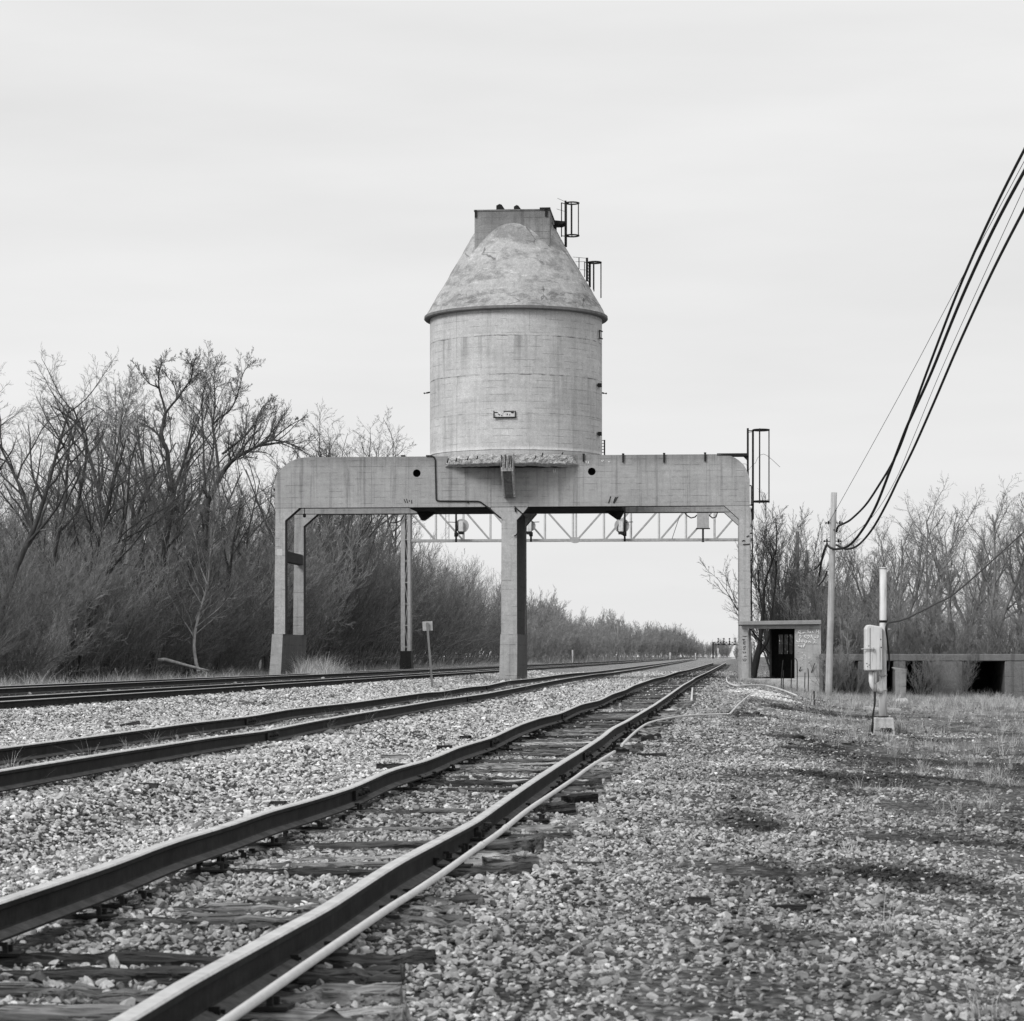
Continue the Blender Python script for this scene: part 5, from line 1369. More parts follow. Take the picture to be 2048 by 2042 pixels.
# ------------------------------------------------------------------ pale hose and pipes on the ground
def ground_pipe(pts, r, label, dz=.10, name='hose', mat=None, couplers=()):
    out = []
    for (a, b) in pts:
        x, D, g = hit(a, b, dz); out.append(Vector((x, D, EYE - (b - HZ) * D / F)))
    n = len(out); sm = []
    for i in range(n - 1):
        p0, p1, p2, p3 = out[max(i - 1, 0)], out[i], out[i + 1], out[min(i + 2, n - 1)]
        for j in range(5):
            t = j / 5; sm.append(.5 * ((2 * p1) + (p2 - p0) * t + (2 * p0 - 5 * p1 + 4 * p2 - p3) * t * t + (3 * p1 - p0 - 3 * p2 + p3) * t ** 3))
    sm.append(out[-1])
    for i, p in enumerate(sm): p.z = max(p.z, float(gz(p.x, p.y)) + r * 1.6)
    for _ in range(3):
        zz_ = [p.z for p in sm]
        for i in range(1, len(sm) - 1): sm[i].z = max((zz_[i - 1] + 2 * zz_[i] + zz_[i + 1]) / 4, zz_[i] - .004)
    o0 = sm[0].copy(); mb = MB(); mb.tube([p - o0 for p in sm], r, 12)
    o = mb.build(name, mat or MT['hose'], None, loc=o0); tag(o, label, 'hose' if name == 'hose' else 'pipe')
    for (a, b) in couplers:
        x, D, g = hit(a, b); j = min(range(1, len(sm) - 1), key=lambda i: (sm[i] - Vector((x, D, g))).length)
        d = (sm[j + 1] - sm[j - 1]).normalized(); q = MB(); q.tube([sm[j] - d * .06 - o0, sm[j] + d * .06 - o0], r * 1.22, 12); q.build('coupling', mat or MT['hose'], o)
    return o
RB = .0195
ground_pipe([(300, 2150), (470, 2030), (620, 1925), (770, 1822), (828, 1785), (890, 1743), (952, 1698), (1000, 1664.5), (1057, 1619), (1109, 1584), (1150, 1556), (1181, 1533), (1229, 1503.5)], RB, 'pale plastic hose lying along the right rail of the nearest track, its long near piece', dz=.16, couplers=[(952, 1698), (1150, 1556), (890, 1742)])
ground_pipe([(1243, 1491), (1261.5, 1472), (1286, 1452), (1307, 1443), (1348, 1434.5), (1390, 1430), (1452, 1428), (1460, 1427), (1479, 1407), (1500, 1389)], RB, 'pale plastic hose bending right from the track toward the hut', dz=.13)
ground_pipe([(1385, 1376), (1383, 1401)], .03, 'short straight pale pipe lying beside the far right rail', name='pipe')
ground_pipe([(1463, 1349), (1456, 1352), (1453, 1357), (1456, 1365), (1471, 1371), (1500, 1370), (1531, 1371), (1561, 1379), (1593, 1391)], .034, 'pale hose curling out from the tower\'s right leg in front of the hut')

# ------------------------------------------------------------------ loose timber, boards and debris
def block(px, py, L, w, h, yaw, mat, label, cat, name, pitch=0.0, lift=0.0, seed=1, split=0.0):
    """px,py: where its base centre meets the ground"""
    x, D, g = hit(px, py)
    r = random.Random(seed); mb = MB(); n = 6; vs = []
    for i in range(n + 1):
        u = -L / 2 + L * i / n; e = .06
        sh = 1 - split * (i / n)
        for (a, b) in ((-w / 2, 0), (w / 2, 0), (w / 2, h * sh), (0, h * sh * (1 + r.uniform(-e, e))), (-w / 2, h * sh)):
            vs.append((u + r.uniform(-.1, .1) * L / n * (1 if i in (0, n) else .3), a * (1 + r.uniform(-e, e)), b * (1 + r.uniform(-e, e))))
    kk = 5; fs = [tuple(range(kk - 1, -1, -1)), tuple(range(n * kk, (n + 1) * kk))]
    for i in range(n):
        for j in range(kk): fs.append((i * kk + j, i * kk + (j + 1) % kk, (i + 1) * kk + (j + 1) % kk, (i + 1) * kk + j))
    mb.add(vs, fs)
    o = mb.build(name, mat, None, loc=(x, D, g - .02 + lift)); o.rotation_euler = (0, pitch, math.radians(yaw)); tag(o, label, cat)
    return o
TD, TI, BO = MT['tie_dark'], MT['tie'], MT['board']
block(1112, 1634, .27, .24, .13, 28, TD, 'dark sawn timber block right of the hose, the nearer of two', 'timber block', 'timber_block', pitch=-.08, seed=2)
block(1160, 1612, .27, .22, .12, 35, TD, 'dark sawn timber block right of the hose, the farther of two', 'timber block', 'timber_block', pitch=-.08, seed=3)
block(1245, 1513, .17, .18, .13, 5, TD, 'black cube of timber at the break of the pale hose', 'timber block', 'timber_block', seed=4)
block(1303, 1513, .40, .13, .08, -4, TD, 'dark squared timber lying just right of the black timber cube', 'timber', 'timber_block', seed=5)
block(1075, 1712, .55, .06, .035, -3, BO, 'long bleached lath lying across the stones near the hose', 'board', 'board', seed=6)
block(1010, 1746, .26, .16, .11, 12, TI, 'split wedge of grey timber near the hose in the foreground', 'timber', 'timber_block', seed=7, pitch=-.06, split=.6)
block(1052, 1742, .14, .14, .09, 15, TI, 'short broken timber end beside the split wedge', 'timber', 'timber_block', seed=8)
block(908, 1806, .40, .10, .05, -2, BO, 'bleached tie end beside the hose at the bottom of the view', 'board', 'board', seed=9)
block(1150, 1731, .34, .10, .045, -8, TD, 'dark sliver of timber right of the broken timber end', 'timber', 'timber_block', seed=10)
block(1185, 1567, .30, .10, .05, 14, TI, 'grey plank half sunk in gravel right of the hose', 'board', 'board', seed=11)
block(1296, 1455, .50, .14, .10, 8, TD, 'dark log under the bend of the pale hose', 'timber', 'timber_block', seed=12)
block(289, 1574, .24, .07, .05, -6, TD, 'dark stick of timber on the pale gravel left of the nearest track', 'timber', 'timber_block', seed=13)
block(556, 1612, .15, .10, .06, -12, TD, 'stub of dark timber touching the far rail of the nearest track', 'timber block', 'timber_block', seed=14)
block(262, 1454, .34, .14, .10, 14, TD, 'dark wedge shaped timber at the left edge beyond the siding', 'timber', 'timber_block', seed=15, split=-.0, pitch=-.2)
block(458, 1497, .22, .14, .07, 12, TD, 'dark tie end against the near rail of the siding', 'timber block', 'timber_block', seed=16)
block(995, 1392, .34, .25, .04, 5, BO, 'small pale board on the gravel beside the siding', 'board', 'board', seed=17)
block(1148, 1371, .25, .15, .06, 0, TD, 'small dark timber on the gravel right of the siding, far off', 'timber', 'timber_block', seed=18)
block(1455, 1466, .25, .10, .05, 0, TD, 'flat dark timber piece on the waste ground right of the tracks', 'timber', 'timber_block', seed=19)
block(1813, 1569, .28, .05, .04, -4, TD, 'dark stick on the ground near the right edge', 'timber', 'timber_block', seed=20)
block(1578, 1808, .20, .07, .05, 8, TD, 'dark timber scrap at the bottom right of the view', 'timber', 'timber_block', seed=21)
block(1398, 1806, .12, .08, .06, 8, TD, 'small black lump of timber near the bottom right', 'timber', 'timber_block', seed=22)
block(1690, 1494, .2, .05, .04, 5, TD, 'thin dark stick in the grass below the white post', 'timber', 'timber_block', seed=23)
x, D, g = hit(1597, 1476)
def chunk(px, py, w, h, v, label, seed):
    x, D, g = hit(px, py); k = D / F; me = rock_mesh('debris_chunk', seed, .7, 2); me.materials.append(simple('tar_black_debris', v, .9, .4, 6))
    o = bpy.data.objects.new('debris_chunk', me); COL.objects.link(o); o.location = (x, D, g + h * k * .3); o.scale = (w * k, w * k * .7, h * k * 1.1); o.rotation_euler = (.3, .25, .5); tag(o, label, 'debris')
chunk(1597, 1478, 26, 18, .025, 'black jagged lump lying on the waste ground between hut and camera', 41)
chunk(1580, 1490, 14, 10, .08, 'dark grey lump just in front of the black jagged one', 42)
chunk(1467, 1595, 18, 10, .03, 'black lump in the gravel right of the tracks, mid ground', 43)
chunk(1550, 1695, 20, 12, .05, 'dark flat lump in the right foreground gravel', 44)
block(785, 1542, .38, .14, .10, 2, TD, 'dark tie end left of the nearest track, with a lath on it', 'timber', 'timber_block', seed=31)
block(790, 1528, .34, .05, .04, -8, TI, 'grey lath lying on the tie end left of the nearest track', 'board', 'board', seed=32, lift=.1)
block(889, 1498, .22, .12, .09, 4, TD, 'dark tie end left of the nearest track, second away', 'timber', 'timber_block', seed=33)
block(931, 1481, .16, .12, .09, -25, TD, 'small tilted dark timber left of the nearest track', 'timber', 'timber_block', seed=34)
block(1075, 1440, .3, .2, .06, -8, BO, 'pale board with gravel on it left of the wavy rail', 'board', 'board', seed=35)
# straw heap and pale concrete blocks at the edge of the wood
x, D, g = hit(240, 1359); 
for (a, b, w_, h_, lab, sd) in [(245, 1357, 24, 14, 'pale concrete block at the edge of the wood, far left', 51), (275, 1359, 30, 8, 'low pale rubble beside the block at the edge of the wood', 52), (205, 1357, 36, 12, 'pale rubble at the foot of the wood, left of the block', 53)]:
    D = 112.; x = (a - 1024) * D / F; g = float(gz(x, D)); k = D / F
    me = rock_mesh('rubble', sd, .8, 2); me.materials.append(simple('pale_rubble', .55, .95, .2, 3)); o = bpy.data.objects.new('rubble', me); COL.objects.link(o)
    o.location = (x, D, g + .12); o.scale = (w_ * k, 1.0, h_ * k * 1.3); tag(o, lab, 'rubble')
# ------------------------------------------------------------------ bare trees
class TreeB:
    def __init__(s, seed, tmin=.0055, sides=(8, 5, 4, 3, 3)):
        s.r = random.Random(seed); s.tr = MB(); s.cr = MB(); s.tmin = tmin; s.sides = sides
    def limb(s, pts, r0, r1, lvl):
        n = len(pts); rs = [r0 + (r1 - r0) * i / (n - 1) for i in range(n)]
        (s.tr if lvl <= 1 else s.cr).tube(pts, rs, s.sides[min(lvl, 4)], cap=False, smooth=True)
    def walk(s, p, d, L, n, wob, up):
        pts = [p.copy()]; r = s.r
        for i in range(n):
            d = (d + Vector((r.gauss(0, wob), r.gauss(0, wob), r.gauss(0, wob) + up))).normalized()
            p = p + d * (L / n); pts.append(p.copy())
        return pts
    def grow(s, p, d, L, rad, lvl, spec):
        """spec: per level dict(n,segs,wob,up,ang,len,start)"""
        sp = spec[lvl]; pts = s.walk(p, d, L, sp['segs'], sp['wob'], sp['up'])
        s.limb(pts, rad, max(rad * sp.get('taper', .3), s.tmin * .6), lvl)
        if lvl + 1 < len(spec): s.sprout(pts, rad, L, lvl, spec)
        return pts
    def sprout(s, pts, rad, L, lvl, spec):
        sp = spec[lvl]; r = s.r; nx = spec[lvl + 1]
        k = max(1, int(sp['n'] * r.uniform(.8, 1.2))); m = len(pts) - 1
        for i in range(k):
            t = sp['start'] + (1 - sp['start']) * ((i + r.random()) / k) ** .9
            f = min(t * m, m - 1e-4); a = int(f); q = pts[a].lerp(pts[a + 1], f - a); d = (pts[a + 1] - pts[a]).normalized()
            ax = d.cross(Vector((r.gauss(0, 1), r.gauss(0, 1), r.gauss(0, 1)))).normalized()
            ang = math.radians(r.gauss(sp['ang'], 9)); nd = (Matrix.Rotation(ang, 3, ax) @ d).normalized()
            nd.z += sp.get('lift', .12); nd.normalize()
            ln = L * sp['len'] * r.uniform(.6, 1.15) * (1 - .45 * t); rr = max(rad * (1 - .65 * t) * .55, s.tmin)
            s.grow(q, nd, ln, rr, lvl + 1, spec)
    def objs(s, bark, twig, tn='trunk'):
        return s.tr.mesh(tn, bark), s.cr.mesh('crown', twig)

def spec_tall(m=1.0):
    return [dict(n=int(13 * m), segs=9, wob=.08, up=.03, ang=42, len=.56, start=.20, taper=.2, lift=.18),
            dict(n=10, segs=6, wob=.13, up=.03, ang=40, len=.50, start=.15, lift=.10),
            dict(n=6, segs=4, wob=.16, up=.02, ang=40, len=.52, start=.12, lift=.08),
            dict(n=5, segs=3, wob=.18, up=.02, ang=36, len=.55, start=.10),
            dict(n=0, segs=2, wob=.12, up=.02, ang=30, len=.5, start=0)]
def tall_tree(seed, H_, lean=(0, 0), forks=2, m=1.0, bark=None, twig=None, tmin=.0055):
    t = TreeB(seed, tmin); r = t.r; sp = spec_tall(m)
    base = Vector((0, 0, -.3)); d = Vector((lean[0], lean[1], 1)).normalized()
    h0 = H_ * r.uniform(.16, .30); tp = t.walk(base, d, h0, 4, .04, .02); t.limb(tp, .016 * H_ + .05, .013 * H_ + .02, 0)
    for i in range(forks):
        a = 6.283 * i / forks + r.random() * 1.5; sprd = r.uniform(.16, .38) if forks > 1 else .05
        dd = (Vector((lean[0], lean[1], 1)) + Vector((math.cos(a), math.sin(a), 0)) * sprd).normalized()
        t.grow(tp[-1], dd, (H_ - h0) * r.uniform(.82, 1.0), (.012 * H_ + .02) * (.95 if forks < 3 else .75), 0, sp)
    return t.objs(bark or MT['bark'], twig or MT['twig'])
def shrub(seed, H_, stems=9, spread=.6, lean=(.15, 0), bark=None, twig=None, tmin=.0055, dens=1.0, arch=0.0):
    t = TreeB(seed, tmin, (5, 4, 3, 3, 3)); r = t.r
    sp = [dict(n=int(15 * dens), segs=7, wob=.09, up=.02 - arch, ang=30, len=.46, start=.12, taper=.2, lift=.15),
          dict(n=9, segs=4, wob=.13, up=.05, ang=32, len=.48, start=.08, lift=.15),
          dict(n=6, segs=3, wob=.14, up=.04, ang=30, len=.5, start=.05, lift=.1),
          dict(n=0, segs=2, wob=.12, up=.02, ang=30, len=.5, start=0)]
    for i in range(stems):
        a = r.uniform(0, 6.283); q = r.uniform(.05, 1) * spread
        d = Vector((math.cos(a) * q + lean[0], math.sin(a) * q + lean[1], 1)).normalized()
        b = Vector((math.cos(a) * q * H_ * .12, math.sin(a) * q * H_ * .12, -.2))
        t.grow(b, d, H_ * r.uniform(.7, 1.08), .0065 * H_ + .008, 0, sp)
    return t.objs(bark or MT['bark'], twig or MT['twig'], 'stems')
def place(meshes, name, label, cat, x, D, sc=1.0, rz=0.0, group=None, z=None, parts=('trunk', 'crown'), scz=None, grow=True):
    g = float(gz(x, D)) if z is None else z
    t = thing(name, label, cat, (x, D, g), rz, group)
    for me, nm in zip(meshes, parts):
        o = bpy.data.objects.new(nm, me); COL.objects.link(o); o.parent = t
    t.scale = (sc, sc, scz or sc)
    return t

# individually traced big trees at the left (limbs followed from the photograph, each with real depth)
def traced(limbs, D, seed, name, label, base, bark, twig, tw=1.0, dens=1.0, tmin=.006):
    t = TreeB(seed, tmin, (9, 6, 4, 3, 3)); r = t.r; x0 = (base[0] - 1024) * D / F; g = float(gz(x0, D)); k = D / F
    sp = [None, dict(n=9, segs=5, wob=.13, up=.03, ang=38, len=.5, start=.1, lift=.15), dict(n=7, segs=4, wob=.15, up=.03, ang=36, len=.52, start=.1, lift=.1), dict(n=5, segs=3, wob=.16, up=.02, ang=34, len=.5, start=.1), dict(n=0, segs=2, wob=.12, up=.0, ang=30, len=.5, start=0)]
    for (pts, w0, w1, yd, ns) in limbs:
        n = len(pts); P3 = []
        for i, (a, b) in enumerate(pts):
            yy = yd[0] + (yd[1] - yd[0]) * i / (n - 1)
            P3.append(Vector(((a - base[0]) * k * (D + yy) / D + (base[0] - 1024) * (yy / F), yy, EYE - (b - HZ) * (D + yy) / F - g)))
        sm = []
        for i in range(n - 1):
            p0, p1, p2, p3 = P3[max(i - 1, 0)], P3[i], P3[i + 1], P3[min(i + 2, n - 1)]
            for j in range(3):
                u = j / 3; sm.append(.5 * ((2 * p1) + (p2 - p0) * u + (2 * p0 - 5 * p1 + 4 * p2 - p3) * u * u + (3 * p1 - p0 - 3 * p2 + p3) * u ** 3))
        sm.append(P3[-1]); rs = [(w0 + (w1 - w0) * i / (len(sm) - 1)) * k / 2 for i in range(len(sm))]
        t.tr.tube(sm, rs, 8, cap=False)
        L = sum((sm[i + 1] - sm[i]).length for i in range(len(sm) - 1))
        spx = [dict(n=int(ns * dens), segs=5, wob=.13, up=.03, ang=40, len=min(.42, 3.4 / L) * tw, start=.25, lift=.15)] + sp[1:]
        t.sprout(sm, rs[0] * .8, L, 0, spx)
    tr, cr = t.objs(bark, twig)
    place((tr, cr), name, label, 'tree', x0, D, z=g)

Bk, BkP, Tw, TwD, TwF = MT['bark'], MT['bark_pale'], MT['twig'], MT['twig_dark'], MT['twig_far']
traced([
    ([(305, 1352), (308, 1280), (316, 1200), (330, 1100), (343, 1010), (348, 980)], 16, 10, (0, 0), 8),
    ([(348, 980), (338, 940), (334, 900), (322, 875), (326, 850), (331, 826)], 10, 7, (0, .5), 8),
    ([(331, 826), (325, 800), (318, 775), (318, 748), (321, 733), (327, 722)], 5, 1.5, (.5, .8), 14),
    ([(331, 826), (345, 808), (355, 797), (370, 775), (382, 757), (386, 735), (382, 722)], 5, 1.5, (.5, -1.5), 14),
    ([(322, 875), (305, 858), (290, 850), (272, 842)], 4, 1.2, (.4, 1.5), 9), ([(318, 775), (300, 768), (288, 755), (276, 733)], 3, 1, (.6, -1), 8),
    ([(355, 797), (348, 770), (336, 755), (328, 744)], 3, 1, (.5, 1), 7),
], 138.0, 101, 'bare_tree', 'bare forked tree at far left, its crooked trunk splitting into two high crowns', (305, 1352), MT['bark_dark'], TwD)
traced([
    ([(392, 1350), (395, 1290), (400, 1200), (408, 1100), (414, 1010), (425, 985)], 17, 13, (0, 0), 7),
    ([(414, 1010), (436, 962), (452, 936), (470, 917), (492, 904), (520, 890), (545, 880), (575, 886), (605, 897)], 11, 1.6, (0, -3), 26),
    ([(436, 962), (436, 930), (430, 880), (425, 850), (430, 815), (429, 780), (427, 752)], 7, 1.6, (0, 2), 20),
    ([(445, 908), (470, 888), (492, 870), (510, 845), (525, 815), (532, 808)], 5, 1.3, (-.5, 1.5), 16),
    ([(545, 880), (565, 862), (590, 845), (605, 838)], 3, 1, (-2.5, -3), 10), ([(425, 850), (440, 835), (460, 820), (475, 790), (485, 750), (497, 730)], 4.5, 1.2, (1, 2.5), 16),
    ([(414, 1010), (408, 940), (407, 880), (404, 830), (405, 790), (412, 765), (409, 745)], 5, 1.3, (.5, 3), 18), ([(470, 917), (465, 890), (480, 860)], 3, 1, (-1, -2), 7),
], 146.0, 102, 'bare_tree', 'bare tree with one great limb sweeping out to the right toward the tower', (392, 1350), MT['bark_dark'], TwD)
traced([
    ([(262, 1348), (258, 1335), (256, 1290), (250, 1240), (252, 1180), (256, 1100), (258, 1040)], 10, 7, (0, 0), 9),
    ([(258, 1260), (270, 1245), (300, 1235), (330, 1215), (352, 1198)], 5, 1.5, (0, -2), 12), ([(258, 1040), (252, 980), (240, 920), (238, 860), (248, 810), (262, 790)], 6, 1.2, (0, 1), 22),
], 130.0, 103, 'bare_tree', 'pale barked crooked tree in front of the wood at the left edge of the print', (262, 1348), BkP, Tw)
traced([
    ([(398, 1345), (392, 1325), (388, 1290), (392, 1255), (402, 1215), (415, 1170), (420, 1110), (432, 1050), (440, 1000)], 8, 1.5, (0, 3), 26), ([(392, 1255), (410, 1240), (440, 1215), (470, 1180)], 3, 1, (0, -2), 12), ([(415, 1170), (400, 1130), (392, 1080), (380, 1040)], 3, 1, (1, 3), 12),
], 127.0, 104, 'bare_tree', 'small pale crooked tree at the wood edge left of the tower pier', (398, 1345), BkP, Tw)

talls = [tall_tree(200 + i, 15, lean=[(0, 0), (.06, 0), (-.05, 0), (.1, 0), (0, .05)][i], forks=[2, 3, 2, 1, 3][i], m=.8, bark=MT['bark_dark'], twig=TwD) for i in range(5)]
slims = [tall_tree(230 + i, 11, forks=[1, 2, 2][i], m=.8, bark=Bk, twig=[Tw, TwF, Tw][i], lean=(0.02 * i, 0)) for i in range(3)]
shr = [shrub(300 + i, 6.5, stems=[10, 8, 12, 9, 11][i], spread=[.6, .5, .8, .45, .7][i], lean=[(.25, 0), (.35, -.1), (.1, 0), (.3, 0), (.2, 0)][i], twig=[Tw, TwD, Tw, TwD, Tw][i], arch=[.02, .05, .02, 0, .03][i]) for i in range(5)]
SP = ('stems', 'crown')
r = random.Random(5)
PX = lambda px, D: (px - 1024) * D / F
def hgt(px, py_top, D): return (EYE - (py_top - HZ) * D / F) - float(gz(PX(px, D), D))
def skyline(px):  # top row of the left wood in the photograph
    return float(np.interp(px, [-150, 0, 120, 224, 300, 400, 500, 560, 600, 640, 700, 740, 780, 830, 880, 920, 960, 1000, 1040], [740, 735, 740, 770, 745, 755, 790, 815, 850, 855, 850, 920, 1010, 1085, 1100, 1125, 1150, 1185, 1205]))
# ranks of tall trees
GT = 'bare trees of the left wood'
n = 0
for (px, D, k, fac) in [(-120, 118, 1, .95), (-60, 125, 0, .9), (5, 112, 2, .95), (60, 122, 3, .92), (110, 130, 0, .95), (160, 124, 4, .9), (205, 136, 1, .92), (240, 150, 2, .98), (285, 160, 4, .88), (350, 165, 3, .92), (445, 178, 1, .80), (500, 176, 2, .66), (535, 170, 0, .60), (580, 186, 1, .80),
                       (612, 196, 4, .95), (640, 205, 2, .97), (668, 200, 1, .99), (690, 214, 4, .95), (715, 222, 0, .90), (745, 228, 3, .92), (372, 150, 1, .7), (430, 152, 3, .68), (330, 175, 0, .9)]:
    h = hgt(px, skyline(px), D) * fac; sc = h / 15.0
    lab, grp = (('tall bare tree in the dense leafless wood at the far left, left of the tower', GT + ' left of the tower') if px < 545 else ('tall bare tree whose high crown shows above the tower\'s left beam', GT + ' above the left beam'))
    place(talls[k], 'bare_tree', lab, 'tree', PX(px, D), D, sc, r.uniform(0, 6.28), grp)
# ranks of thicket
GS = 'thicket shrubs along the left wood'
def zone(px, head, zs_, ghead):
    for lim, txt in zs_:
        if px < lim: return head + txt, ghead + txt
def row(px0, px1, dpx, Df, frac, jit=6):
    px = px0
    while px < px1:
        D = Df(px) + r.uniform(-jit, jit); top = skyline(px); h = hgt(px, top, D) * frac * r.uniform(.88, 1.1)
        k = r.randrange(5); sc = max(.35, min(h, 9.5) / 6.3)
        lab, grp = zone(px, 'bare thicket shrub ', [(545, 'left of the tower\'s left leg'), (806, 'between the tower\'s left leg and the signal bridge column'), (9999, 'between the signal bridge column and the tower\'s centre leg')], 'thicket shrubs ')
        place(shr[k], 'thicket_shrub', lab, 'shrub', PX(px, D), D, sc, r.uniform(-.5, .5), grp, parts=SP, scz=sc * (min(h, 11) / max(min(h, 9.5), .1)))
        px += dpx * r.uniform(.8, 1.2)
front = lambda px: -22.2 / ((px - 1024) / F - TM) if px < 1400 else 0
def wood_front(px): return min(29.0 * F / (1435 - px), 420)
row(-160, 540, 56, lambda p: wood_front(p) + 4, .30, 2.5)
row(-130, 540, 50, lambda p: wood_front(p) + 11, .42, 3)
row(-140, 540, 52, lambda p: wood_front(p) + 19, .50, 4)
row(575, 640, 50, lambda p: wood_front(p) + 4, .40, 2.5)
row(575, 780, 46, lambda p: wood_front(p) + 11, .60, 3)
row(575, 820, 46, lambda p: wood_front(p) + 19, .66, 4)
row(560, 1050, 34, lambda p: wood_front(p) + 5, .72, 3)
row(640, 1050, 34, lambda p: wood_front(p) + 16, .90, 4)
row(740, 1050, 32, lambda p: wood_front(p) + 30, 1.0, 5)
row(-150, 540, 62, lambda p: wood_front(p) + 30, .52, 4)
row(560, 760, 55, lambda p: wood_front(p) + 30, .70, 4)
row(-150, 540, 70, lambda p: wood_front(p) + 48, .55, 5)
row(560, 740, 60, lambda p: wood_front(p) + 48, .72, 5)
# far tree line in the right opening
GF = 'distant bare trees along the left of the line'
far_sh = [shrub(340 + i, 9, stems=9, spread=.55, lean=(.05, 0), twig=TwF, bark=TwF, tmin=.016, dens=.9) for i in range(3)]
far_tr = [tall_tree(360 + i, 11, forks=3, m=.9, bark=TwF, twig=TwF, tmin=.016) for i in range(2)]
def far_top(px): return float(np.interp(px, [1040, 1065, 1085, 1110, 1140, 1165, 1185, 1215, 1240, 1260, 1290, 1315, 1340, 1360, 1380, 1395, 1410, 1430, 1445, 1460, 1475], [1200, 1212, 1206, 1215, 1240, 1258, 1250, 1238, 1240, 1256, 1252, 1254, 1256, 1262, 1274, 1284, 1286, 1284, 1282, 1288, 1296]))
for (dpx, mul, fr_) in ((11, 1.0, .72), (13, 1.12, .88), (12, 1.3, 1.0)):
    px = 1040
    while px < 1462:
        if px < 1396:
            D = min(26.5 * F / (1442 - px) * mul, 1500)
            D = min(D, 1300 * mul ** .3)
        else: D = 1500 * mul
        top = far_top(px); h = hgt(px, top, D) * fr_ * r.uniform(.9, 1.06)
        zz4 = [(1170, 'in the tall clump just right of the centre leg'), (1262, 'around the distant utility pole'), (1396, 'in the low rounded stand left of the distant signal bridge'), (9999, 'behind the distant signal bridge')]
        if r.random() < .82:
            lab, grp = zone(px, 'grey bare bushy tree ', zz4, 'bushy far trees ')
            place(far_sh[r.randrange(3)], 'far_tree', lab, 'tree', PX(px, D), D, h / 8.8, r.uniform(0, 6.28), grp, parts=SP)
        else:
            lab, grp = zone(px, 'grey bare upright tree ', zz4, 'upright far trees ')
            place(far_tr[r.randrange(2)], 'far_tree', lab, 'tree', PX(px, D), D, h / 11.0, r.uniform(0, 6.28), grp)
        px += dpx * r.uniform(.75, 1.25) * (1 if px < 1300 else .7)
# far right side of the line, seen just left of the tower's right leg
for (px, top, D) in [(1478, 1276, 640), (1486, 1262, 560), (1474, 1296, 800), (1494, 1285, 520), (1506, 1290, 480)]:
    place(far_sh[r.randrange(3)], 'far_tree', 'faint bare tree on the right of the line behind the tower\'s right leg', 'tree', PX(px, D), D, hgt(px, top, D) / 8.8, r.uniform(0, 6), 'faint trees behind the right leg', parts=SP)

# dark many-stemmed trees behind the hut
r2 = random.Random(9)
ms = [shrub(400 + i, 7.5, stems=[9, 8, 7][i], spread=[.22, .14, .24][i], lean=(.02, 0), twig=TwD, bark=TwD, tmin=.007, dens=.62, arch=-.03) for i in range(3)]
for (px, top, D, k, lab) in [(1556, 1048, 136, 0, 'dark many stemmed bare tree right behind the hut, the broadest'), (1578, 1080, 142, 2, 'dark upright bare tree between the two poles behind the hut'),
                        (1608, 1105, 145, 0, 'dark bare tree around the farther pole behind the hut'), (1570, 1058, 150, 1, 'slender bare tree rising between the two hut trees'), (1635, 1180, 150, 2, 'low dark bare bush just left of the bleached pole'), (1588, 1150, 134, 1, 'thin dark bare bush directly behind the hut roof')]:
    place(ms[k], 'bare_tree', lab, 'tree', PX(px, D), D, hgt(px, top, D) / 7.6, r2.uniform(0, 6), None, parts=SP)
# the trunk seen through the hut's open back
t = TreeB(55, .007, (8, 6, 4, 3, 3)); D = 127.0; k = D / F; x0 = PX(1503, D); g = float(gz(x0, D))
PT = lambda a, b, y=0: Vector(((a - 1503) * k, y, EYE - (b - HZ) * k - g))
t.tr.tube([PT(1503, 1362), PT(1508, 1340), PT(1515, 1310), PT(1519, 1290), PT(1522, 1262), PT(1526, 1225), PT(1528, 1180)], [.24, .19, .16, .12, .11, .09, .06], 9, cap=False)
t.tr.tube([PT(1514, 1312), PT(1524, 1300), PT(1534, 1283), PT(1540, 1262), PT(1543, 1230), PT(1548, 1190)], [.13, .10, .09, .08, .06, .03], 8, cap=False)
sp_ = [dict(n=7, segs=5, wob=.1, up=.05, ang=34, len=.5, start=.3, lift=.2), dict(n=7, segs=4, wob=.12, up=.05, ang=34, len=.5, start=.1, lift=.1), dict(n=5, segs=3, wob=.12, up=.03, ang=32, len=.5, start=.1), dict(n=0, segs=2, wob=.1, up=0, ang=30, len=.5, start=0)]
t.grow(PT(1528, 1180), Vector((.05, 0, 1)).normalized(), 3.6, .06, 0, sp_); t.grow(PT(1548, 1190), Vector((.12, 0, 1)).normalized(), 3.2, .045, 0, sp_); t.grow(PT(1526, 1225), Vector((-.22, 0, 1)).normalized(), 3.0, .045, 0, sp_)
place(t.objs(MT['bark_black'], TwD), 'bare_tree', 'black forked tree trunk seen through the open back of the hut', 'tree', x0, D, z=g)

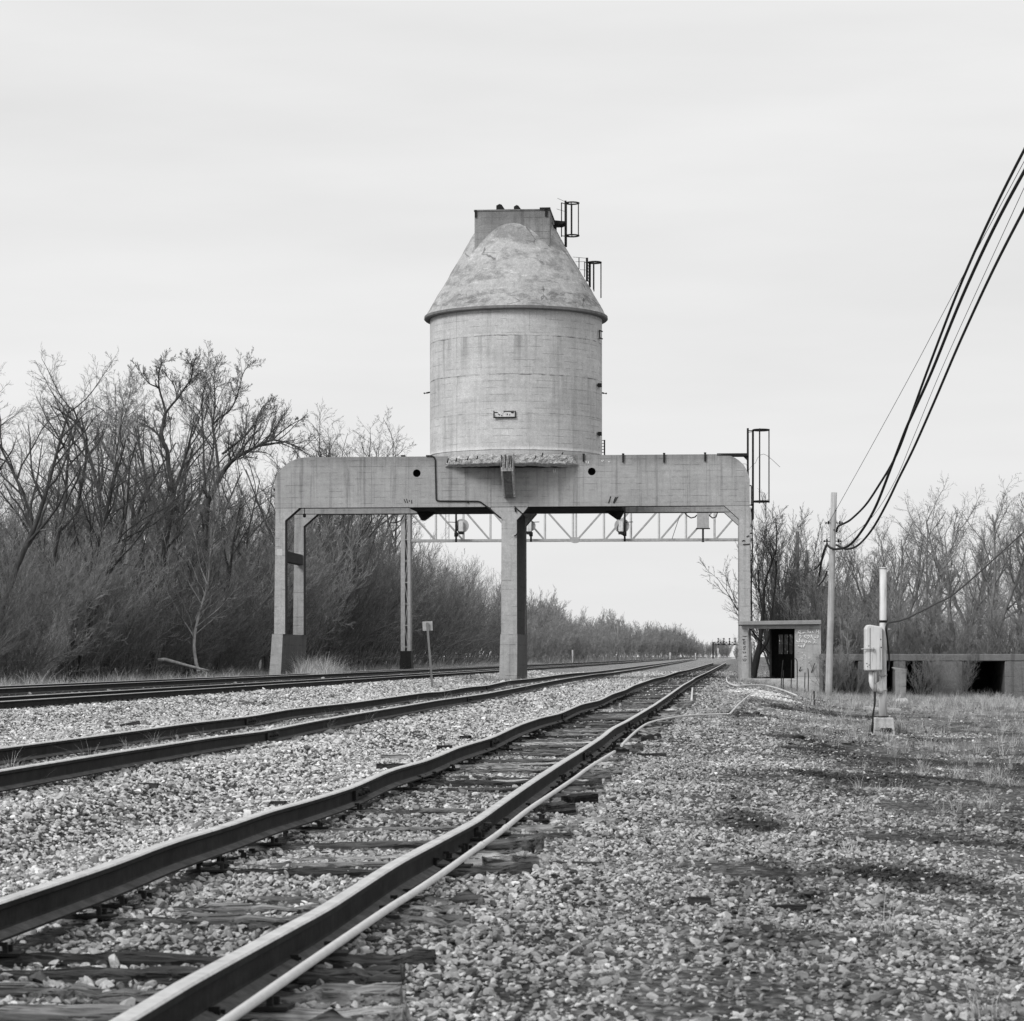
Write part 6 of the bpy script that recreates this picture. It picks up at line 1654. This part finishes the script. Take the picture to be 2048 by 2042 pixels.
# wood at the right
GR = 'slim bare trees of the right wood'
def sky_r(px): return float(np.interp(px, [1620, 1660, 1690, 1720, 1750, 1780, 1810, 1830, 1900, 1980, 2060, 2150], [1150, 1090, 1060, 1050, 1085, 1050, 1030, 1020, 1010, 1000, 1010, 1010]))
for i in range(34):
    px = 1648 + (2190 - 1648) * (i + r.random()) / 34; D = r.choice([134, 142, 150, 160, 172]) + r.uniform(-4, 4)
    k = r.randrange(3); h = hgt(px, sky_r(px), D) * r.uniform(.78, 1.03)
    lab, grp = zone(px, 'slim bare tree of the open wood ', [(1766, 'between the bleached pole and the white post'), (9999, 'right of the white equipment post')], 'slim trees ')
    place(slims[k], 'bare_tree', lab, 'tree', PX(px, D), D, h / 11.0, r.uniform(0, 6.28), grp)
GRS = 'bare shrubs of the right wood'
fr_sh = [shrub(320 + i, 5.5, stems=9, spread=.5, lean=(.0, 0), twig=[TwF, Tw, TwF][i], tmin=.0055, dens=.9) for i in range(3)]
for i in range(34):
    px = 1640 + (2200 - 1640) * (i + r.random()) / 34; D = r.choice([127, 131, 145, 165]) + r.uniform(-2, 2)
    h = hgt(px, 1190 + r.uniform(-50, 50), D)
    lab, grp = zone(px, 'grey bare shrub behind the ruined bunker, ', [(1766, 'left of the white post'), (9999, 'right of the white post')], 'shrubs behind the bunker ')
    place(fr_sh[r.randrange(3)], 'thicket_shrub', lab, 'shrub', PX(px, D), D, h / 5.6, r.uniform(0, 6.28), grp, parts=SP)
for (px, top, D, lab) in [(1676, 1130, 121, 'bare sapling right beside the bleached pole, in front of the bunker'), (1692, 1215, 116.6, 'thin bare sapling before the bunker\'s first opening')]:
    place(slims[0], 'bare_tree', lab, 'tree', PX(px, D), D, hgt(px, top, D) / 11.0, r.uniform(0, 6), None)
for i, (px, top, D) in enumerate([(1658, 1300, 116.4), (1672, 1290, 116.0), (1688, 1310, 116.6), (1706, 1296, 116.2), (1722, 1318, 116.5), (1840, 1300, 116), (1870, 1290, 115.8), (1930, 1300, 116)]):
    place(fr_sh[i % 3], 'thicket_shrub', 'scrubby dead bush in front of the ruined bunker wall', 'shrub', PX(px, D), D, hgt(px, top, D) / 5.6, r.uniform(0, 6.28), 'scrub before the bunker', parts=SP)
# dead fallen bough lying at the edge of the left wood
mb = MB(); D = 124.; x0 = PX(336, D); g = float(gz(x0, D)); k = D / F
Pq = lambda a, b, y=0: ((a - 336) * k, y, EYE - (b - HZ) * k - g)
mb.tube([Pq(316, 1320), Pq(330, 1319), Pq(352, 1325), Pq(378, 1332), Pq(402, 1338), Pq(418, 1341)], [.10, .09, .08, .07, .06, .04], 8); mb.tube([Pq(402, 1338), Pq(412, 1346), Pq(420, 1352)], [.04, .03, .02], 6)
tag(mb.build('fallen_bough', BkP, None, loc=(x0, D, g)), 'pale fallen bough slanting down at the foot of the left wood', 'bough')
